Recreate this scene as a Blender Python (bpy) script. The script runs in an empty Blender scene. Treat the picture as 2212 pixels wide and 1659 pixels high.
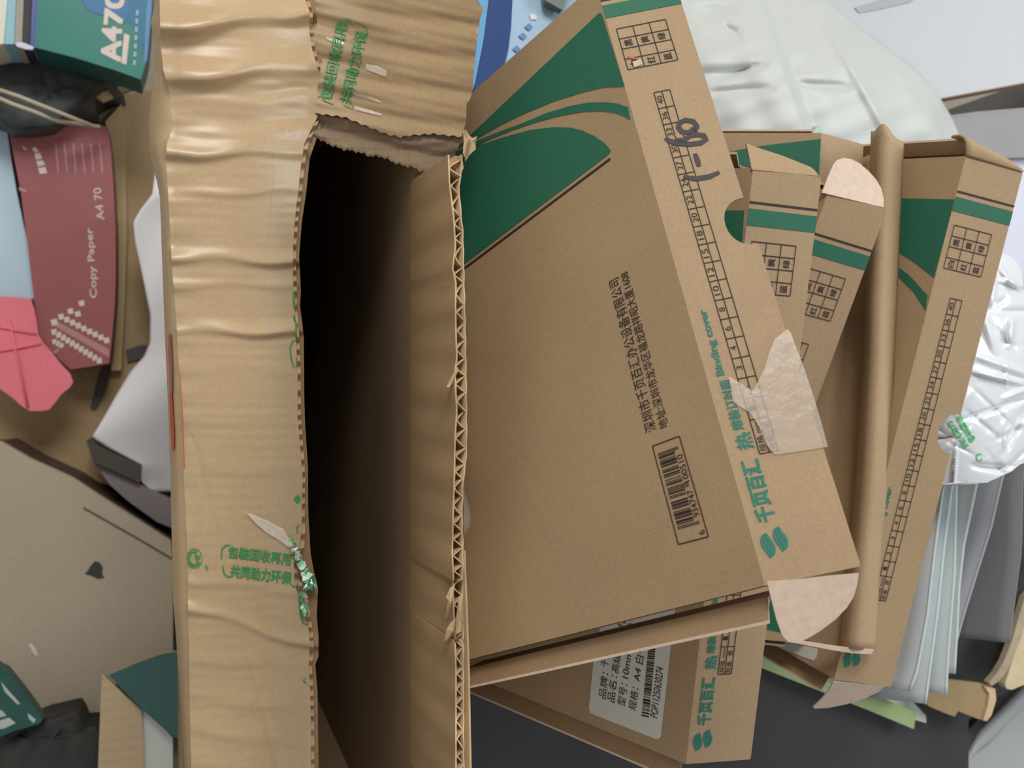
import bpy, math, random
from mathutils import Vector, Matrix
random.seed(7)
S = bpy.context.scene
COL = S.collection

# ------------------------------------------------------------------ camera, world, lights, exposure
F = 1900.0                      # focal length in pixels of a 2212 x 1659 frame
CX, CY = 1106.0, 829.5
HC = 1.25                       # camera height above the floor
TH = math.radians(21.0)         # the phone looks almost straight down
cs, sn = math.cos(TH), math.sin(TH)
cam = bpy.data.cameras.new('camera')
cam.sensor_width = 36.0
cam.lens = F / 2212.0 * 36.0
cam.clip_start = 0.02
cam.dof.use_dof = True
cam.dof.focus_distance = 0.46
cam.dof.aperture_fstop = 13.0
camo = bpy.data.objects.new('camera', cam)
COL.objects.link(camo)
camo.matrix_world = Matrix(((cs, 0, -sn, 0), (0, 1, 0, 0), (sn, 0, cs, HC), (0, 0, 0, 1)))
S.camera = camo
S.cycles.diffuse_bounces = 10
S.cycles.max_bounces = 16

S.view_settings.view_transform = 'Standard'
S.view_settings.look = 'None'
S.view_settings.gamma = 1.0
S.view_settings.use_curve_mapping = False
S.view_settings.exposure = 0.12

wd = bpy.data.worlds.new('world')
S.world = wd
wd.use_nodes = True
wd.node_tree.nodes['Background'].inputs[0].default_value = (0.95, 0.97, 1.0, 1)
wd.node_tree.nodes['Background'].inputs[1].default_value = 0.30

def area_light(name, loc, target, size, power, col, size_y=None):
    l = bpy.data.lights.new(name, 'AREA')
    l.energy = power
    l.color = col
    l.size = size
    if size_y:
        l.shape = 'RECTANGLE'
        l.size_y = size_y
    o = bpy.data.objects.new(name, l)
    COL.objects.link(o)
    o.location = loc
    d = Vector(target) - Vector(loc)
    o.rotation_euler = d.to_track_quat('-Z', 'Y').to_euler()
    return o
area_light('ceiling_light', (-0.05, 1.45, 2.10), (0.0, 0.0, 0.6), 0.8, 25, (1.0, 0.97, 0.92))
area_light('window_light', (2.3, 0.7, 2.1), (0.4, 0.0, 0.6), 1.3, 30, (0.95, 0.97, 1.0), 1.1)

# ------------------------------------------------------------------ pixel / world helpers
def c2w(p):
    x, y, z = p
    return Vector((x * cs + z * sn, -y, HC + x * sn - z * cs))
def c2d(p):
    x, y, z = p
    return Vector((x * cs + z * sn, -y, x * sn - z * cs))
EYE = Vector((0, 0, HC))
def ray(px, py):
    return c2d(((px - CX) / F, (py - CY) / F, 1.0))
def at(px, py, z):              # point seen at a pixel, z metres in front of the lens
    return EYE + ray(px, py) * z
def hz(px, py, h):              # point seen at a pixel on the level plane h below the lens
    d = ray(px, py)
    return EYE + d * (h / -d.z)
def onp(px, py, P, n):          # point seen at a pixel on the plane through P
    d = ray(px, py)
    return EYE + d * ((P - EYE).dot(n) / d.dot(n))
def lerp_poly(tab, t):          # tab: [(t, x), ...] piecewise linear
    if t <= tab[0][0]: return tab[0][1]
    for (a, xa), (b, xb) in zip(tab, tab[1:]):
        if t <= b:
            return xa + (xb - xa) * (t - a) / (b - a)
    return tab[-1][1]

# ------------------------------------------------------------------ materials
def lin(c):
    c = c / 255.0
    return c / 12.92 if c <= 0.04045 else ((c + 0.055) / 1.055) ** 2.4
def rgb(r, g, b): return (lin(r), lin(g), lin(b), 1)
MATS = {}
def mat(name, col, rough=0.7, var=0.0, vscale=40, fine=0.0, fscale=900, bump=0.0, bscale=300, spec=0.3, wave=None, coat=0.0, metal=0.0, trans=0.0):
    if name in MATS: return MATS[name]
    m = bpy.data.materials.new(name)
    m.use_nodes = True
    nt = m.node_tree
    b = nt.nodes['Principled BSDF']
    b.inputs['Base Color'].default_value = col
    b.inputs['Roughness'].default_value = rough
    b.inputs['Specular IOR Level'].default_value = spec
    b.inputs['Metallic'].default_value = metal
    if coat: 
        b.inputs['Coat Weight'].default_value = coat
        b.inputs['Coat Roughness'].default_value = 0.25
    if trans:
        b.inputs['Alpha'].default_value = 1 - trans
    tc = nt.nodes.new('ShaderNodeTexCoord')
    src = None
    if var or fine:
        cur = None
        for amt, sc in ((var, vscale), (fine, fscale)):
            if not amt: continue
            n = nt.nodes.new('ShaderNodeTexNoise')
            n.inputs['Scale'].default_value = sc
            n.inputs['Detail'].default_value = 4
            nt.links.new(tc.outputs['Object'], n.inputs['Vector'])
            mr = nt.nodes.new('ShaderNodeMapRange')
            mr.inputs['From Min'].default_value = 0.3
            mr.inputs['From Max'].default_value = 0.7
            mr.inputs['To Min'].default_value = 1 - amt
            mr.inputs['To Max'].default_value = 1 + amt
            nt.links.new(n.outputs['Fac'], mr.inputs['Value'])
            mx = nt.nodes.new('ShaderNodeVectorMath')
            mx.operation = 'SCALE'
            if cur is None: mx.inputs[0].default_value = col[:3]
            else: nt.links.new(cur, mx.inputs[0])
            nt.links.new(mr.outputs[0], mx.inputs['Scale'])
            cur = mx.outputs[0]
        nt.links.new(cur, b.inputs['Base Color'])
    if bump or wave:
        bp = nt.nodes.new('ShaderNodeBump')
        bp.inputs['Distance'].default_value = 0.001
        if wave:                       # wave = (direction, scale, strength): flute lines showing through a liner
            w = nt.nodes.new('ShaderNodeTexWave')
            w.bands_direction = wave[0]
            w.inputs['Scale'].default_value = wave[1]
            w.inputs['Distortion'].default_value = 1.0
            w.inputs['Detail'].default_value = 2
            nt.links.new(tc.outputs['Object'], w.inputs['Vector'])
            bp.inputs['Strength'].default_value = wave[2]
            nt.links.new(w.outputs['Fac'], bp.inputs['Height'])
        else:
            n = nt.nodes.new('ShaderNodeTexNoise')
            n.inputs['Scale'].default_value = bscale
            n.inputs['Detail'].default_value = 5
            nt.links.new(tc.outputs['Object'], n.inputs['Vector'])
            bp.inputs['Strength'].default_value = bump
            nt.links.new(n.outputs['Fac'], bp.inputs['Height'])
        nt.links.new(bp.outputs[0], b.inputs['Normal'])
    MATS[name] = m
    return m
def film(name, col, alpha, rough=0.2, bump=0.0, bscale=60):
    if name in MATS: return MATS[name]
    m = mat(name, col, rough=rough, bump=bump, bscale=bscale, spec=0.6, trans=1 - alpha)
    return m

KRAFT = mat('kraft_board', rgb(177, 150, 117), 0.62, var=0.05, vscale=18, fine=0.07, fscale=700, bump=0.08, bscale=500)
KRAFT2 = mat('kraft_board_inner', rgb(168, 140, 108), 0.7, var=0.05, vscale=20, fine=0.06, fscale=700)
PALE = mat('pale_board', rgb(226, 203, 182), 0.55, var=0.03, vscale=30, fine=0.07, fscale=260, bump=0.1, bscale=300)
LINER = mat('carton_liner', rgb(194, 166, 128), 0.34, var=0.06, vscale=14, fine=0.05, fscale=500, wave=('Y', 52, 0.06), spec=0.6)
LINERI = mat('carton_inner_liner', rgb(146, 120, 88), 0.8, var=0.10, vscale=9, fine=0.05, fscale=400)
TORN = mat('torn_ply', rgb(190, 160, 125), 0.85, var=0.12, vscale=60, fine=0.1, fscale=500, bump=0.5, bscale=200)
PLY = mat('exposed_ply', rgb(142, 122, 100), 0.85, var=0.15, vscale=30, fine=0.08, fscale=400, wave=('Y', 60, 0.5))
GREEN = mat('green_ink', rgb(48, 112, 88), 0.6, fine=0.08, fscale=600)
TEAL = mat('teal_ink', rgb(52, 128, 112), 0.6, fine=0.12, fscale=900)
BLACK = mat('black_ink', rgb(58, 48, 44), 0.6)
INK = mat('marker_ink', rgb(56, 50, 54), 0.5)
TAPEG = mat('tape_green_ink', rgb(72, 150, 92), 0.45, fine=0.1, fscale=900)
RED = mat('red_ink', rgb(214, 88, 72), 0.5)
WHITE = mat('white_paper', rgb(232, 232, 230), 0.6, fine=0.02, fscale=300)
LABELM = mat('label_paper', rgb(222, 222, 214), 0.5, fine=0.03, fscale=300)
TAPE = film('clear_tape', rgb(235, 222, 205), 0.24, 0.25, bump=0.5, bscale=120)

# ------------------------------------------------------------------ mesh builder
class MB:
    def __init__(s): s.v = []; s.f = []; s.m = []; s.mats = []; s.sm = []
    def mi(s, m):
        if m not in s.mats: s.mats.append(m)
        return s.mats.index(m)
    def vert(s, p):
        s.v.append(tuple(p)); return len(s.v) - 1
    def face(s, idx, m, smooth=False):
        s.f.append(tuple(idx)); s.m.append(s.mi(m)); s.sm.append(smooth)
    def poly(s, pts, m, smooth=False):
        s.face([s.vert(p) for p in pts], m, smooth)
    def prism(s, pts, off, m, medge=None, mback=None):       # closed outline pts, extruded by off
        off = Vector(off)
        a = [s.vert(p) for p in pts]; b = [s.vert(Vector(p) + off) for p in pts]
        n = len(pts)
        s.face(a, m); s.face(b[::-1], mback or m)
        for i in range(n):
            j = (i + 1) % n
            s.face((a[j], a[i], b[i], b[j]), medge or m)
    def grid(s, fn, nu, nv, m, thick=None, smooth=True, edge=None):
        # fn(i/nu, j/nv) -> point; thick: vector or function giving the back side
        A = [[s.vert(fn(i / nu, j / nv)) for j in range(nv + 1)] for i in range(nu + 1)]
        for i in range(nu):
            for j in range(nv):
                s.face((A[i][j], A[i + 1][j], A[i + 1][j + 1], A[i][j + 1]), m, smooth)
        if thick is not None:
            t = Vector(thick)
            B = [[s.vert(Vector(s.v[A[i][j]]) + t) for j in range(nv + 1)] for i in range(nu + 1)]
            for i in range(nu):
                for j in range(nv):
                    s.face((B[i][j + 1], B[i + 1][j + 1], B[i + 1][j], B[i][j]), m, smooth)
            e = edge or m
            for i in range(nu):
                s.face((A[i][0], B[i][0], B[i + 1][0], A[i + 1][0]), e)
                s.face((A[i + 1][nv], B[i + 1][nv], B[i][nv], A[i][nv]), e)
            for j in range(nv):
                s.face((A[0][j + 1], B[0][j + 1], B[0][j], A[0][j]), e)
                s.face((A[nu][j], B[nu][j], B[nu][j + 1], A[nu][j + 1]), e)
    def tube(s, pts, r, m, n=8):
        pts = [Vector(p) for p in pts]
        rings = []
        for i, p in enumerate(pts):
            d = (pts[min(i + 1, len(pts) - 1)] - pts[max(i - 1, 0)]).normalized()
            a = d.orthogonal().normalized(); b = d.cross(a)
            rings.append([s.vert(p + (a * math.cos(2 * math.pi * k / n) + b * math.sin(2 * math.pi * k / n)) * r) for k in range(n)])
        for q, w in zip(rings, rings[1:]):
            for k in range(n):
                s.face((q[k], q[(k + 1) % n], w[(k + 1) % n], w[k]), m, True)
        s.face(rings[0][::-1], m); s.face(rings[-1], m)
    def ribbon(s, top, down, t, m, mtop=None):
        # a paper web standing on edge: top edge polyline, extruded by vector/func 'down', thickness t
        n = len(top)
        top = [Vector(p) for p in top]
        L, R = [], []
        for i, p in enumerate(top):
            d = top[min(i + 1, n - 1)] - top[max(i - 1, 0)]
            nn = Vector((-d.y, d.x, 0))
            nn = nn.normalized() * (t / 2) if nn.length > 1e-9 else Vector((t / 2, 0, 0))
            L.append(p + nn); R.append(p - nn)
        dn = [down(i) if callable(down) else Vector(down) for i in range(n)]
        a = [s.vert(p) for p in L]; b = [s.vert(p) for p in R]
        c = [s.vert(p + q) for p, q in zip(L, dn)]; d = [s.vert(p + q) for p, q in zip(R, dn)]
        for i in range(n - 1):
            s.face((a[i], b[i], b[i + 1], a[i + 1]), mtop or m)
            s.face((c[i], a[i], a[i + 1], c[i + 1]), m, True)
            s.face((b[i], d[i], d[i + 1], b[i + 1]), m, True)
        s.face((a[0], c[0], d[0], b[0]), m); s.face((a[-1], b[-1], d[-1], c[-1]), m)
    def build(s, name, parent=None, fix=True):
        me = bpy.data.meshes.new(name)
        me.from_pydata(s.v, [], s.f)
        for m in s.mats: me.materials.append(m)
        me.polygons.foreach_set('material_index', s.m)
        me.polygons.foreach_set('use_smooth', s.sm)
        me.update()
        o = bpy.data.objects.new(name, me)
        COL.objects.link(o)
        if parent:
            o.parent = parent
            o.matrix_parent_inverse = Matrix.Translation(-parent.location)
        return o

def tag(o, label, cat, group=None, kind=None):
    o['label'] = label; o['category'] = cat
    if group: o['group'] = group
    if kind: o['kind'] = kind
    return o
def thing(name, loc, label, cat, group=None):
    o = bpy.data.objects.new(name, None)
    o.empty_display_size = 0.02
    COL.objects.link(o)
    o.location = loc
    return tag(o, label, cat, group)
def struct(o):
    o['kind'] = 'structure'
    return o

# ------------------------------------------------------------------ text
_tc = {}
def text_mesh(body, bold=0.0, spacing=1.0):
    key = (body, bold, spacing)
    if key in _tc: return _tc[key]
    c = bpy.data.curves.new('text', 'FONT')
    c.body = body; c.size = 1.0; c.offset = bold; c.resolution_u = 3; c.space_character = spacing
    o = bpy.data.objects.new('text', c)
    COL.objects.link(o)
    bpy.context.view_layer.update()
    dg = bpy.context.evaluated_depsgraph_get()
    me = o.evaluated_get(dg).to_mesh()
    V = [(v.co.x, v.co.y) for v in me.vertices]
    P = [tuple(p.vertices) for p in me.polygons]
    o.evaluated_get(dg).to_mesh_clear()
    bpy.data.objects.remove(o); bpy.data.curves.remove(c)
    if not V: V = [(0, 0)]
    x0 = min(v[0] for v in V); x1 = max(v[0] for v in V); y0 = min(v[1] for v in V); y1 = max(v[1] for v in V)
    V = [((x - x0) / max(x1 - x0, 1e-6), (y - y0) / max(y1 - y0, 1e-6)) for x, y in V]
    _tc[key] = (V, P)
    return _tc[key]
def put_text(mb, fr, body, a, b, h, m, bold=0.0, flip=1, spacing=1.0, lift=0.0003):
    # fr: frame with .at(x, y, lift); text baseline runs from a to b (frame coords), letters rise h to its left
    V, P = text_mesh(body, 0.0, spacing)
    ax, ay = a; bx, by = b
    dx, dy = bx - ax, by - ay
    L = math.hypot(dx, dy)
    nx, ny = -dy / L * h * flip, dx / L * h * flip
    # heavier weights: the outline laid down several times, shifted by a fraction of the letter height
    k = bold * 1.1
    for j, (ox, oy) in enumerate(((0, 0), (k, k), (-k, k), (k, -k), (-k, -k)) if bold > 0.009 else ((0, 0),)):
        ux, uy = dx / L * h, dy / L * h
        idx = [mb.vert(fr.at(ax + dx * x + nx * (y + oy) + ux * ox, ay + dy * x + ny * (y + oy) + uy * ox, lift + j * 0.00001)) for x, y in V]
        for p in P: mb.face([idx[i] for i in p], m)

class Frame:                    # a flat panel: origin, two axes, outward normal
    def __init__(s, o, x, y, out):
        s.o, s.x, s.y, s.n = Vector(o), Vector(x), Vector(y), Vector(out)
    def at(s, a, b, lift=0.0): return s.o + s.x * a + s.y * b + s.n * lift
    def px(s, px, py):
        q = onp(px, py, s.o, s.n) - s.o
        # solve in the (possibly skew) axes
        xx, yy, xy = s.x.dot(s.x), s.y.dot(s.y), s.x.dot(s.y)
        qx, qy = q.dot(s.x), q.dot(s.y)
        det = xx * yy - xy * xy
        return ((qx * yy - qy * xy) / det, (qy * xx - qx * xy) / det)
    def pxat(s, px, py, lift=0.0):
        return onp(px, py, s.o, s.n) + s.n * lift
def pline(mb, fr, a, b, t, m, lift=0.0003):
    d = Vector((b[0] - a[0], b[1] - a[1])); d.normalize()
    n = Vector((-d.y, d.x)) * t / 2
    mb.poly([fr.at(a[0] + n.x, a[1] + n.y, lift), fr.at(b[0] + n.x, b[1] + n.y, lift), fr.at(b[0] - n.x, b[1] - n.y, lift), fr.at(a[0] - n.x, a[1] - n.y, lift)], m)
def ppoly(mb, fr, pts, m, lift=0.0003): mb.poly([fr.at(x, y, lift) for x, y in pts], m)
def stroke(mb, fr, pts, t, m, lift=0.0004):
    n = len(pts)
    L, R = [], []
    for i in range(n):
        a, b = pts[max(i - 1, 0)], pts[min(i + 1, n - 1)]
        d = Vector((b[0] - a[0], b[1] - a[1])); d.normalize()
        w = t * (0.35 if i in (0, n - 1) else 0.5)
        L.append((pts[i][0] - d.y * w, pts[i][1] + d.x * w)); R.append((pts[i][0] + d.y * w, pts[i][1] - d.x * w))
    for i in range(n - 1):
        mb.poly([fr.at(*L[i], lift), fr.at(*L[i + 1], lift), fr.at(*R[i + 1], lift), fr.at(*R[i], lift)], m)

# ------------------------------------------------------------------ cover boxes (flat cartons standing on edge, leaning)
NUMS = ['40', '36', '33', '30', '27', '24', '22', '20', '18', '15', '12', '10', '8', '6', '4', '3', '2', '1']
def spine_print(mb, fr, W, text=True, numbers=True, colours=True, partial=False):
    pline(mb, fr, (0.0120, 0.0), (0.0120, W), 0.0011, BLACK)
    ppoly(mb, fr, [(0.0152, 0.0), (0.0152, W), (0.0236, W), (0.0236, 0.0)], GREEN)
    if colours:
        u0, u1, w0, w1 = 0.0315, 0.0575, 0.0038, 0.0298
        for k in range(5): pline(mb, fr, (u0 + (u1 - u0) * k / 4, w0), (u0 + (u1 - u0) * k / 4, w1), 0.0005, BLACK)
        for k in range(4): pline(mb, fr, (u0, w0 + (w1 - w0) * k / 3), (u1, w0 + (w1 - w0) * k / 3), 0.0005, BLACK)
        cw = (w1 - w0) / 3; ch = (u1 - u0) / 4
        for r, row in ((1, '黑黄绿'), (3, '白红蓝')):
            for c, chx in enumerate(row):
                uu = u0 + ch * r; ww = w0 + cw * c
                put_text(mb, fr, chx, (uu + ch * 0.82, ww + cw * 0.72), (uu + ch * 0.18, ww + cw * 0.72), cw * 0.46, BLACK, 0.012, flip=FLIP)
    if numbers:
        u0, du, w0, w1 = 0.0740, 0.00973, 0.0132, 0.0214
        wm = (w0 + w1) / 2
        uend = u0 + du * 18 + 0.0156
        for w in (w0, wm, w1): pline(mb, fr, (u0, w), (uend, w), 0.0005, BLACK)
        for k in range(19): pline(mb, fr, (u0 + du * k, w0), (u0 + du * k, w1), 0.0005, BLACK)
        pline(mb, fr, (uend, w0), (uend, w1), 0.0005, BLACK)
        for k, t in enumerate(NUMS):
            ln = 0.0048 if len(t) == 2 else 0.0021
            uc = u0 + du * (k + 0.5)
            put_text(mb, fr, t, (uc + ln / 2, wm - 0.0006), (uc - ln / 2, wm - 0.0006), 0.0028, BLACK, 0.008, flip=FLIP)
        us = u0 + du * 18
        put_text(mb, fr, '规格 mm', (uend - 0.0008, wm - 0.0006), (us + 0.0010, wm - 0.0006), 0.0029, BLACK, 0.008, flip=FLIP)
        put_text(mb, fr, '数量', (uend - 0.0008, w1 - 0.0006), (uend - 0.0072, w1 - 0.0006), 0.0029, BLACK, 0.008, flip=FLIP)
        put_text(mb, fr, '册', (us + 0.0052, w1 - 0.0006), (us + 0.0020, w1 - 0.0006), 0.0029, BLACK, 0.008, flip=FLIP)
FLIP = 1
def logo(mb, fr, c, s, m):
    # two rounded slanted leaves side by side, each parted by two pale waves
    for ox, oy in ((0.15, -0.52), (-0.15, 0.52)):
        for k in (-1, 0, 1):
            top, bot = [], []
            for i in range(11):
                t = i / 10 * 2 - 1
                hw = 0.42 * math.sqrt(max(0.0, 1 - t * t * 0.72))
                wob = 0.07 * math.sin(t * 3.0)
                y0 = k * 0.29 * hw / 0.42 - 0.125 * hw / 0.42 + wob
                top.append((t, y0)); bot.append((t, y0 + 0.25 * hw / 0.42))
            pts = [(c[0] + s * (x * 0.86 - (y) * 0.5 + ox), c[1] + s * (oy + y + 0.10 * x)) for x, y in top + bot[::-1]]
            ppoly(mb, fr, pts, m)

def cover_box(name, label, P0, u, w, v, u0, u1, H, Tn, W, Wn=None, notch=True, rounding=0.0):
    """P0, u, w, v in lens axes: fold corner, along the fold, across the front flap, down the big panel."""
    P = c2w(P0); u = c2d(u).normalized(); w = c2d(w).normalized(); v = c2d(v).normalized()
    w = (w - u * u.dot(w)).normalized(); v = (v - u * u.dot(v)).normalized()
    nt = u.cross(v).normalized()
    if nt.dot(w) < 0: nt = -nt
    ns = u.cross(w).normalized()
    if ns.dot(EYE - P) < 0: ns = -ns
    B = {}
    base = P + u * (u0 + u1) / 2 + v * H + nt * Tn / 2
    root = thing(name, base, label, 'box', 'flat kraft boxes standing in a row')
    B['root'] = root
    B['lid'] = Frame(P, u, v, -nt)
    B['strip'] = Frame(P, u, w, ns)
    B.update(P=P, u=u, w=w, v=v, nt=nt, ns=ns, u0=u0, u1=u1, H=H, Tn=Tn, W=W)
    T = 0.0012
    # big panel
    mb = MB(); fr = B['lid']
    mb.prism([fr.at(u0, 0), fr.at(u1, 0), fr.at(u1, H), fr.at(u0, H)], nt * T, KRAFT, KRAFT2, KRAFT2)
    B['lid_mb'] = mb
    # front flap with thumb notch
    mb = MB(); fr = B['strip']
    out = [(u0, 0), (u1, 0), (u1, W * 0.985), (u1 - 0.001, W)]
    if notch:
        nc, nr = 0.154, 0.0125
        for k in range(13):
            a = math.pi * k / 12
            out.append((nc + nr * math.cos(a), W - nr * 0.98 * math.sin(a) ** 0.8))
    out += [(u0 + 0.001, W), (u0, W * 0.985)]
    mb.prism([fr.at(*p) for p in out], -ns * T, KRAFT, KRAFT2, KRAFT2)
    B['strip_mb'] = mb
    # back and bottom panels
    mb = MB()
    bk = P + nt * Tn
    vt = 0.004
    mb.prism([bk + u * (u0 + .001) + v * vt, bk + u * (u1 - .001) + v * vt, bk + u * (u1 - .001) + v * H, bk + u * (u0 + .001) + v * H], -nt * T, KRAFT2)
    B['back_mb'] = mb
    mb = MB()
    bt = P + v * (H - T)
    mb.prism([bt + u * (u0 + .001) + nt * T, bt + u * (u1 - .001) + nt * T, bt + u * (u1 - .001) + nt * (Tn - T), bt + u * (u0 + .001) + nt * (Tn - T)], v * T, KRAFT2)
    mb.build('bottom_panel', root)
    return B
def end_panel(B, side, ext, drop, vmax=None, vmin=0.005):
    """end wall bulging outwards, so that its inner face and bright cut edge show past the big panel."""
    root, P, u, v, nt = B['root'], B['P'], B['u'], B['v'], B['nt']
    uu = B['u1'] if side > 0 else B['u0']
    H = vmax or B['H'] - 0.002
    mb = MB()
    a = P + u * (uu + side * ext) + nt * drop
    b = P + u * (uu + side * 0.001) + nt * (B['Tn'] - 0.0015)
    t = u * side * 0.0013
    m = P + u * (uu + side * ext * 0.30) + nt * (drop + 0.0045)
    mb.prism([a + v * vmin, a + v * H, m + v * H, m + v * vmin], t, KRAFT2, PALE)
    mb.prism([m + v * vmin, m + v * H, b + v * H, b + v * vmin], t, KRAFT2)
    return mb.build('end_panel', root)
def ear(B, side, pxs, ang, m, name='tuck_ear', wshift=0.0):
    """dust flap hinged on the end of the front flap, bent by ang degrees away from the viewer."""
    root = B['root']
    uu = B['u1'] if side > 0 else B['u0']
    Pf = B['P'] + B['u'] * uu
    e = B['u'] * side * math.cos(math.radians(ang)) - B['ns'] * math.sin(math.radians(ang))
    n = e.cross(B['w']).normalized()
    if n.dot(EYE - Pf) < 0: n = -n
    mb = MB()
    mb.prism([onp(x, y, Pf, n) for x, y in pxs], -n * 0.0010, m, m, KRAFT2)
    o = mb.build(name, root)
    return o
def finish(B, back=True):
    B['side'] = B['lid_mb'].build('side_panel', B['root'])
    B['flap'] = B['strip_mb'].build('front_flap', B['root'])
    if back: B['back_mb'].build('back_panel', B['root'])
def norm(a): 
    return Vector(a).normalized()
def bend(u, w, deg):            # big panel direction: front flap swung by deg about the fold
    u = norm(u); w = norm(w); n = u.cross(w)
    if n.z < 0: n = -n
    return -w * math.cos(math.radians(deg)) + n * math.sin(math.radians(deg))

# ---- box A : the big front one
uA = Vector((0.18824, 0.92704, -0.32428)); vA = Vector((-0.67938, 0.36135, 0.63864)); wpA = Vector((0.70923, 0.10010, 0.69784))
aA = math.radians(47)
wA = wpA * math.cos(aA) - vA * math.sin(aA)
A = cover_box('cover_box', 'large front kraft box with green leaf print, barcode and marker writing on its flap',
              (0.04445, -0.21250, 0.46652), uA, wA, vA, 0.0, 0.319, 0.205, 0.024, 0.0405)
fr = A['lid']; mb = A['lid_mb']
def lidpoly(B, pts, m): 
    q = [B['lid'].px(*p) for p in pts]
    q = [(min(max(a, B['u0']), B['u1']), min(max(b, 0.0), B['H'])) for a, b in q]
    ppoly(B['lid_mb'], B['lid'], q, m)
G1 = [(1294, 29), (1018, 291), (985, 322), (1036, 296), (1081, 271), (1132, 246), (1195, 220), (1258, 200), (1304, 189), (1350, 187), (1300, 29)]
G2u = [(1357, 232), (1334, 224), (1309, 221), (1271, 222), (1233, 229), (1182, 244), (1132, 265), (1081, 284), (1038, 301), (985, 328)]
G2l = [(1362, 259), (1344, 249), (1324, 243), (1296, 240), (1258, 242), (1208, 251), (1157, 265), (1106, 282), (1063, 299), (1038, 311), (985, 336)]
G3 = [(985, 341), (1031, 316), (1081, 299), (1145, 281), (1195, 275), (1233, 276), (1258, 282), (1284, 294), (1307, 310), (1320, 325), (1316, 333), (985, 584)]
lidpoly(A, G1, GREEN); lidpoly(A, G2u + G2l[::-1], GREEN); lidpoly(A, G3, GREEN)
pline(mb, fr, fr.px(1319, 343), fr.px(985, 594), 0.0013, BLACK)
FLIP = 1
def lid_text(B, body, p0, p1, hgt, m, bold=0.0):
    a = B['lid'].px(*p0); b = B['lid'].px(*p1)
    # letters rise towards +v
    put_text(B['lid_mb'], B['lid'], body, a, b, hgt, m, bold, flip=LF)
def handed(frm): return 1
# letters must rise towards +v on the side panel and towards the fold (-w) on the flap
LF = -1; FLIP = 1
lid_text(A, '深圳市千页百汇办公设备有限公司', (1420, 927), (1337, 597), 0.0070, BLACK, 0.006)
lid_text(A, '地址:深圳市龙华区福龙路祥昭大厦1608', (1446, 921), (1357, 584), 0.0056, BLACK, 0.004)
b4 = [fr.px(*p) for p in ((1410, 964), (1468, 942), (1531, 1159), (1466, 1176))]
for i in range(4): pline(mb, fr, b4[i], b4[(i + 1) % 4], 0.0005, BLACK)
def bary(s, t): # s along from lower end (6) upward, t across from bars side to digits side
    x = (b4[3][0] * (1 - t) + b4[2][0] * t) * (1 - s) + (b4[0][0] * (1 - t) + b4[1][0] * t) * s
    y = (b4[3][1] * (1 - t) + b4[2][1] * t) * (1 - s) + (b4[0][1] * (1 - t) + b4[1][1] * t) * s
    return x, y
s = 0.14
rb = random.Random(3)
pat = [1,1,1, 2,1,1,3,2,2,1,4,1,1,3,2,1,3,1,2,4,1,1,1,2,2,1,1,1,1,1,1,3,2,1,1,2,1,3,1,1,2,2,2,1,1,3,2,1,4,1,1,2,3,1,1,1,1]
tot = sum(pat); on = True
for i, pw in enumerate(pat):
    ds = pw / tot * 0.77
    if on:
        t1 = 0.86 if (i < 3 or 26 <= i <= 30 or i > 53) else 0.70
        ppoly(mb, fr, [bary(s, 0.12), bary(s + ds * 0.92, 0.12), bary(s + ds * 0.92, t1), bary(s, t1)], BLACK)
    s += ds; on = not on
for body, s0, s1 in (('6', 0.035, 0.075), ('934747', 0.21, 0.47), ('100510', 0.55, 0.83)):
    put_text(mb, fr, body, bary(s0, 0.93), bary(s1, 0.93), 0.0032, BLACK, 0.004, flip=LF)

sf = A['strip']; sb = A['strip_mb']
spine_print(sb, sf, A['W'])
def strip_text(B, body, p0, p1, hgt, m, bold=0.0):
    put_text(B['strip_mb'], B['strip'], body, p0, p1, hgt, m, bold, flip=FLIP)
def spine_words(B):
    strip_text(B, '千页百汇', (0.2935, 0.0120), (0.2665, 0.0120), 0.0078, TEAL, 0.03)
    strip_text(B, '热', (0.2615, 0.0118), (0.2540, 0.0118), 0.0070, TEAL, 0.02)
    strip_text(B, '熔装订封面', (0.2525, 0.0098), (0.2290, 0.0098), 0.0050, TEAL, 0.02)
    strip_text(B, 'Binding cover', (0.2265, 0.0090), (0.1940, 0.0090), 0.0042, TEAL, 0.03)
    logo(B['strip_mb'], B['strip'], (0.3025, 0.0086), 0.0056, TEAL)
spine_words(A)
ink = lambda pts: [sf.px(1300 + x / 2.9625, y / 2.9625) for x, y in pts]
for st in ([(600, 845), (608, 810), (585, 778), (535, 770), (497, 788), (490, 815), (512, 845), (555, 850), (585, 835), (580, 815)],
           [(405, 885), (435, 905), (480, 918), (560, 925), (630, 918), (668, 893), (655, 870), (610, 862), (562, 870), (528, 900), (470, 895)],
           [(595, 985), (612, 1030), (622, 1068)], [(522, 1132), (600, 1146), (690, 1132), (752, 1104)]):
    stroke(sb, sf, ink(st), 0.0027, INK)
# whited-out cell with a red speck in the colour table
ppoly(sb, sf, [sf.px(1366, 135), sf.px(1384, 128), sf.px(1388, 140), sf.px(1370, 147)], mat('correction_white', rgb(206, 190, 165), 0.6), 0.0005)
ppoly(sb, sf, [sf.px(1355, 122), sf.px(1370, 124), sf.px(1373, 129), sf.px(1358, 127)], RED, 0.0005)
finish(A)
end_panel(A, 1, 0.0135, 0.004)
end_panel(A, -1, 0.004, 0.007)
ear(A, 1, [(1657, 1257), (1668, 1300), (1678, 1340), (1690, 1372), (1697, 1381), (1708, 1387), (1722, 1388), (1745, 1379), (1775, 1361), (1805, 1338), (1830, 1312), (1845, 1288), (1852, 1262), (1855, 1239)], 24, PALE)['label'] = 'pale pinkish tuck ear'
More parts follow.
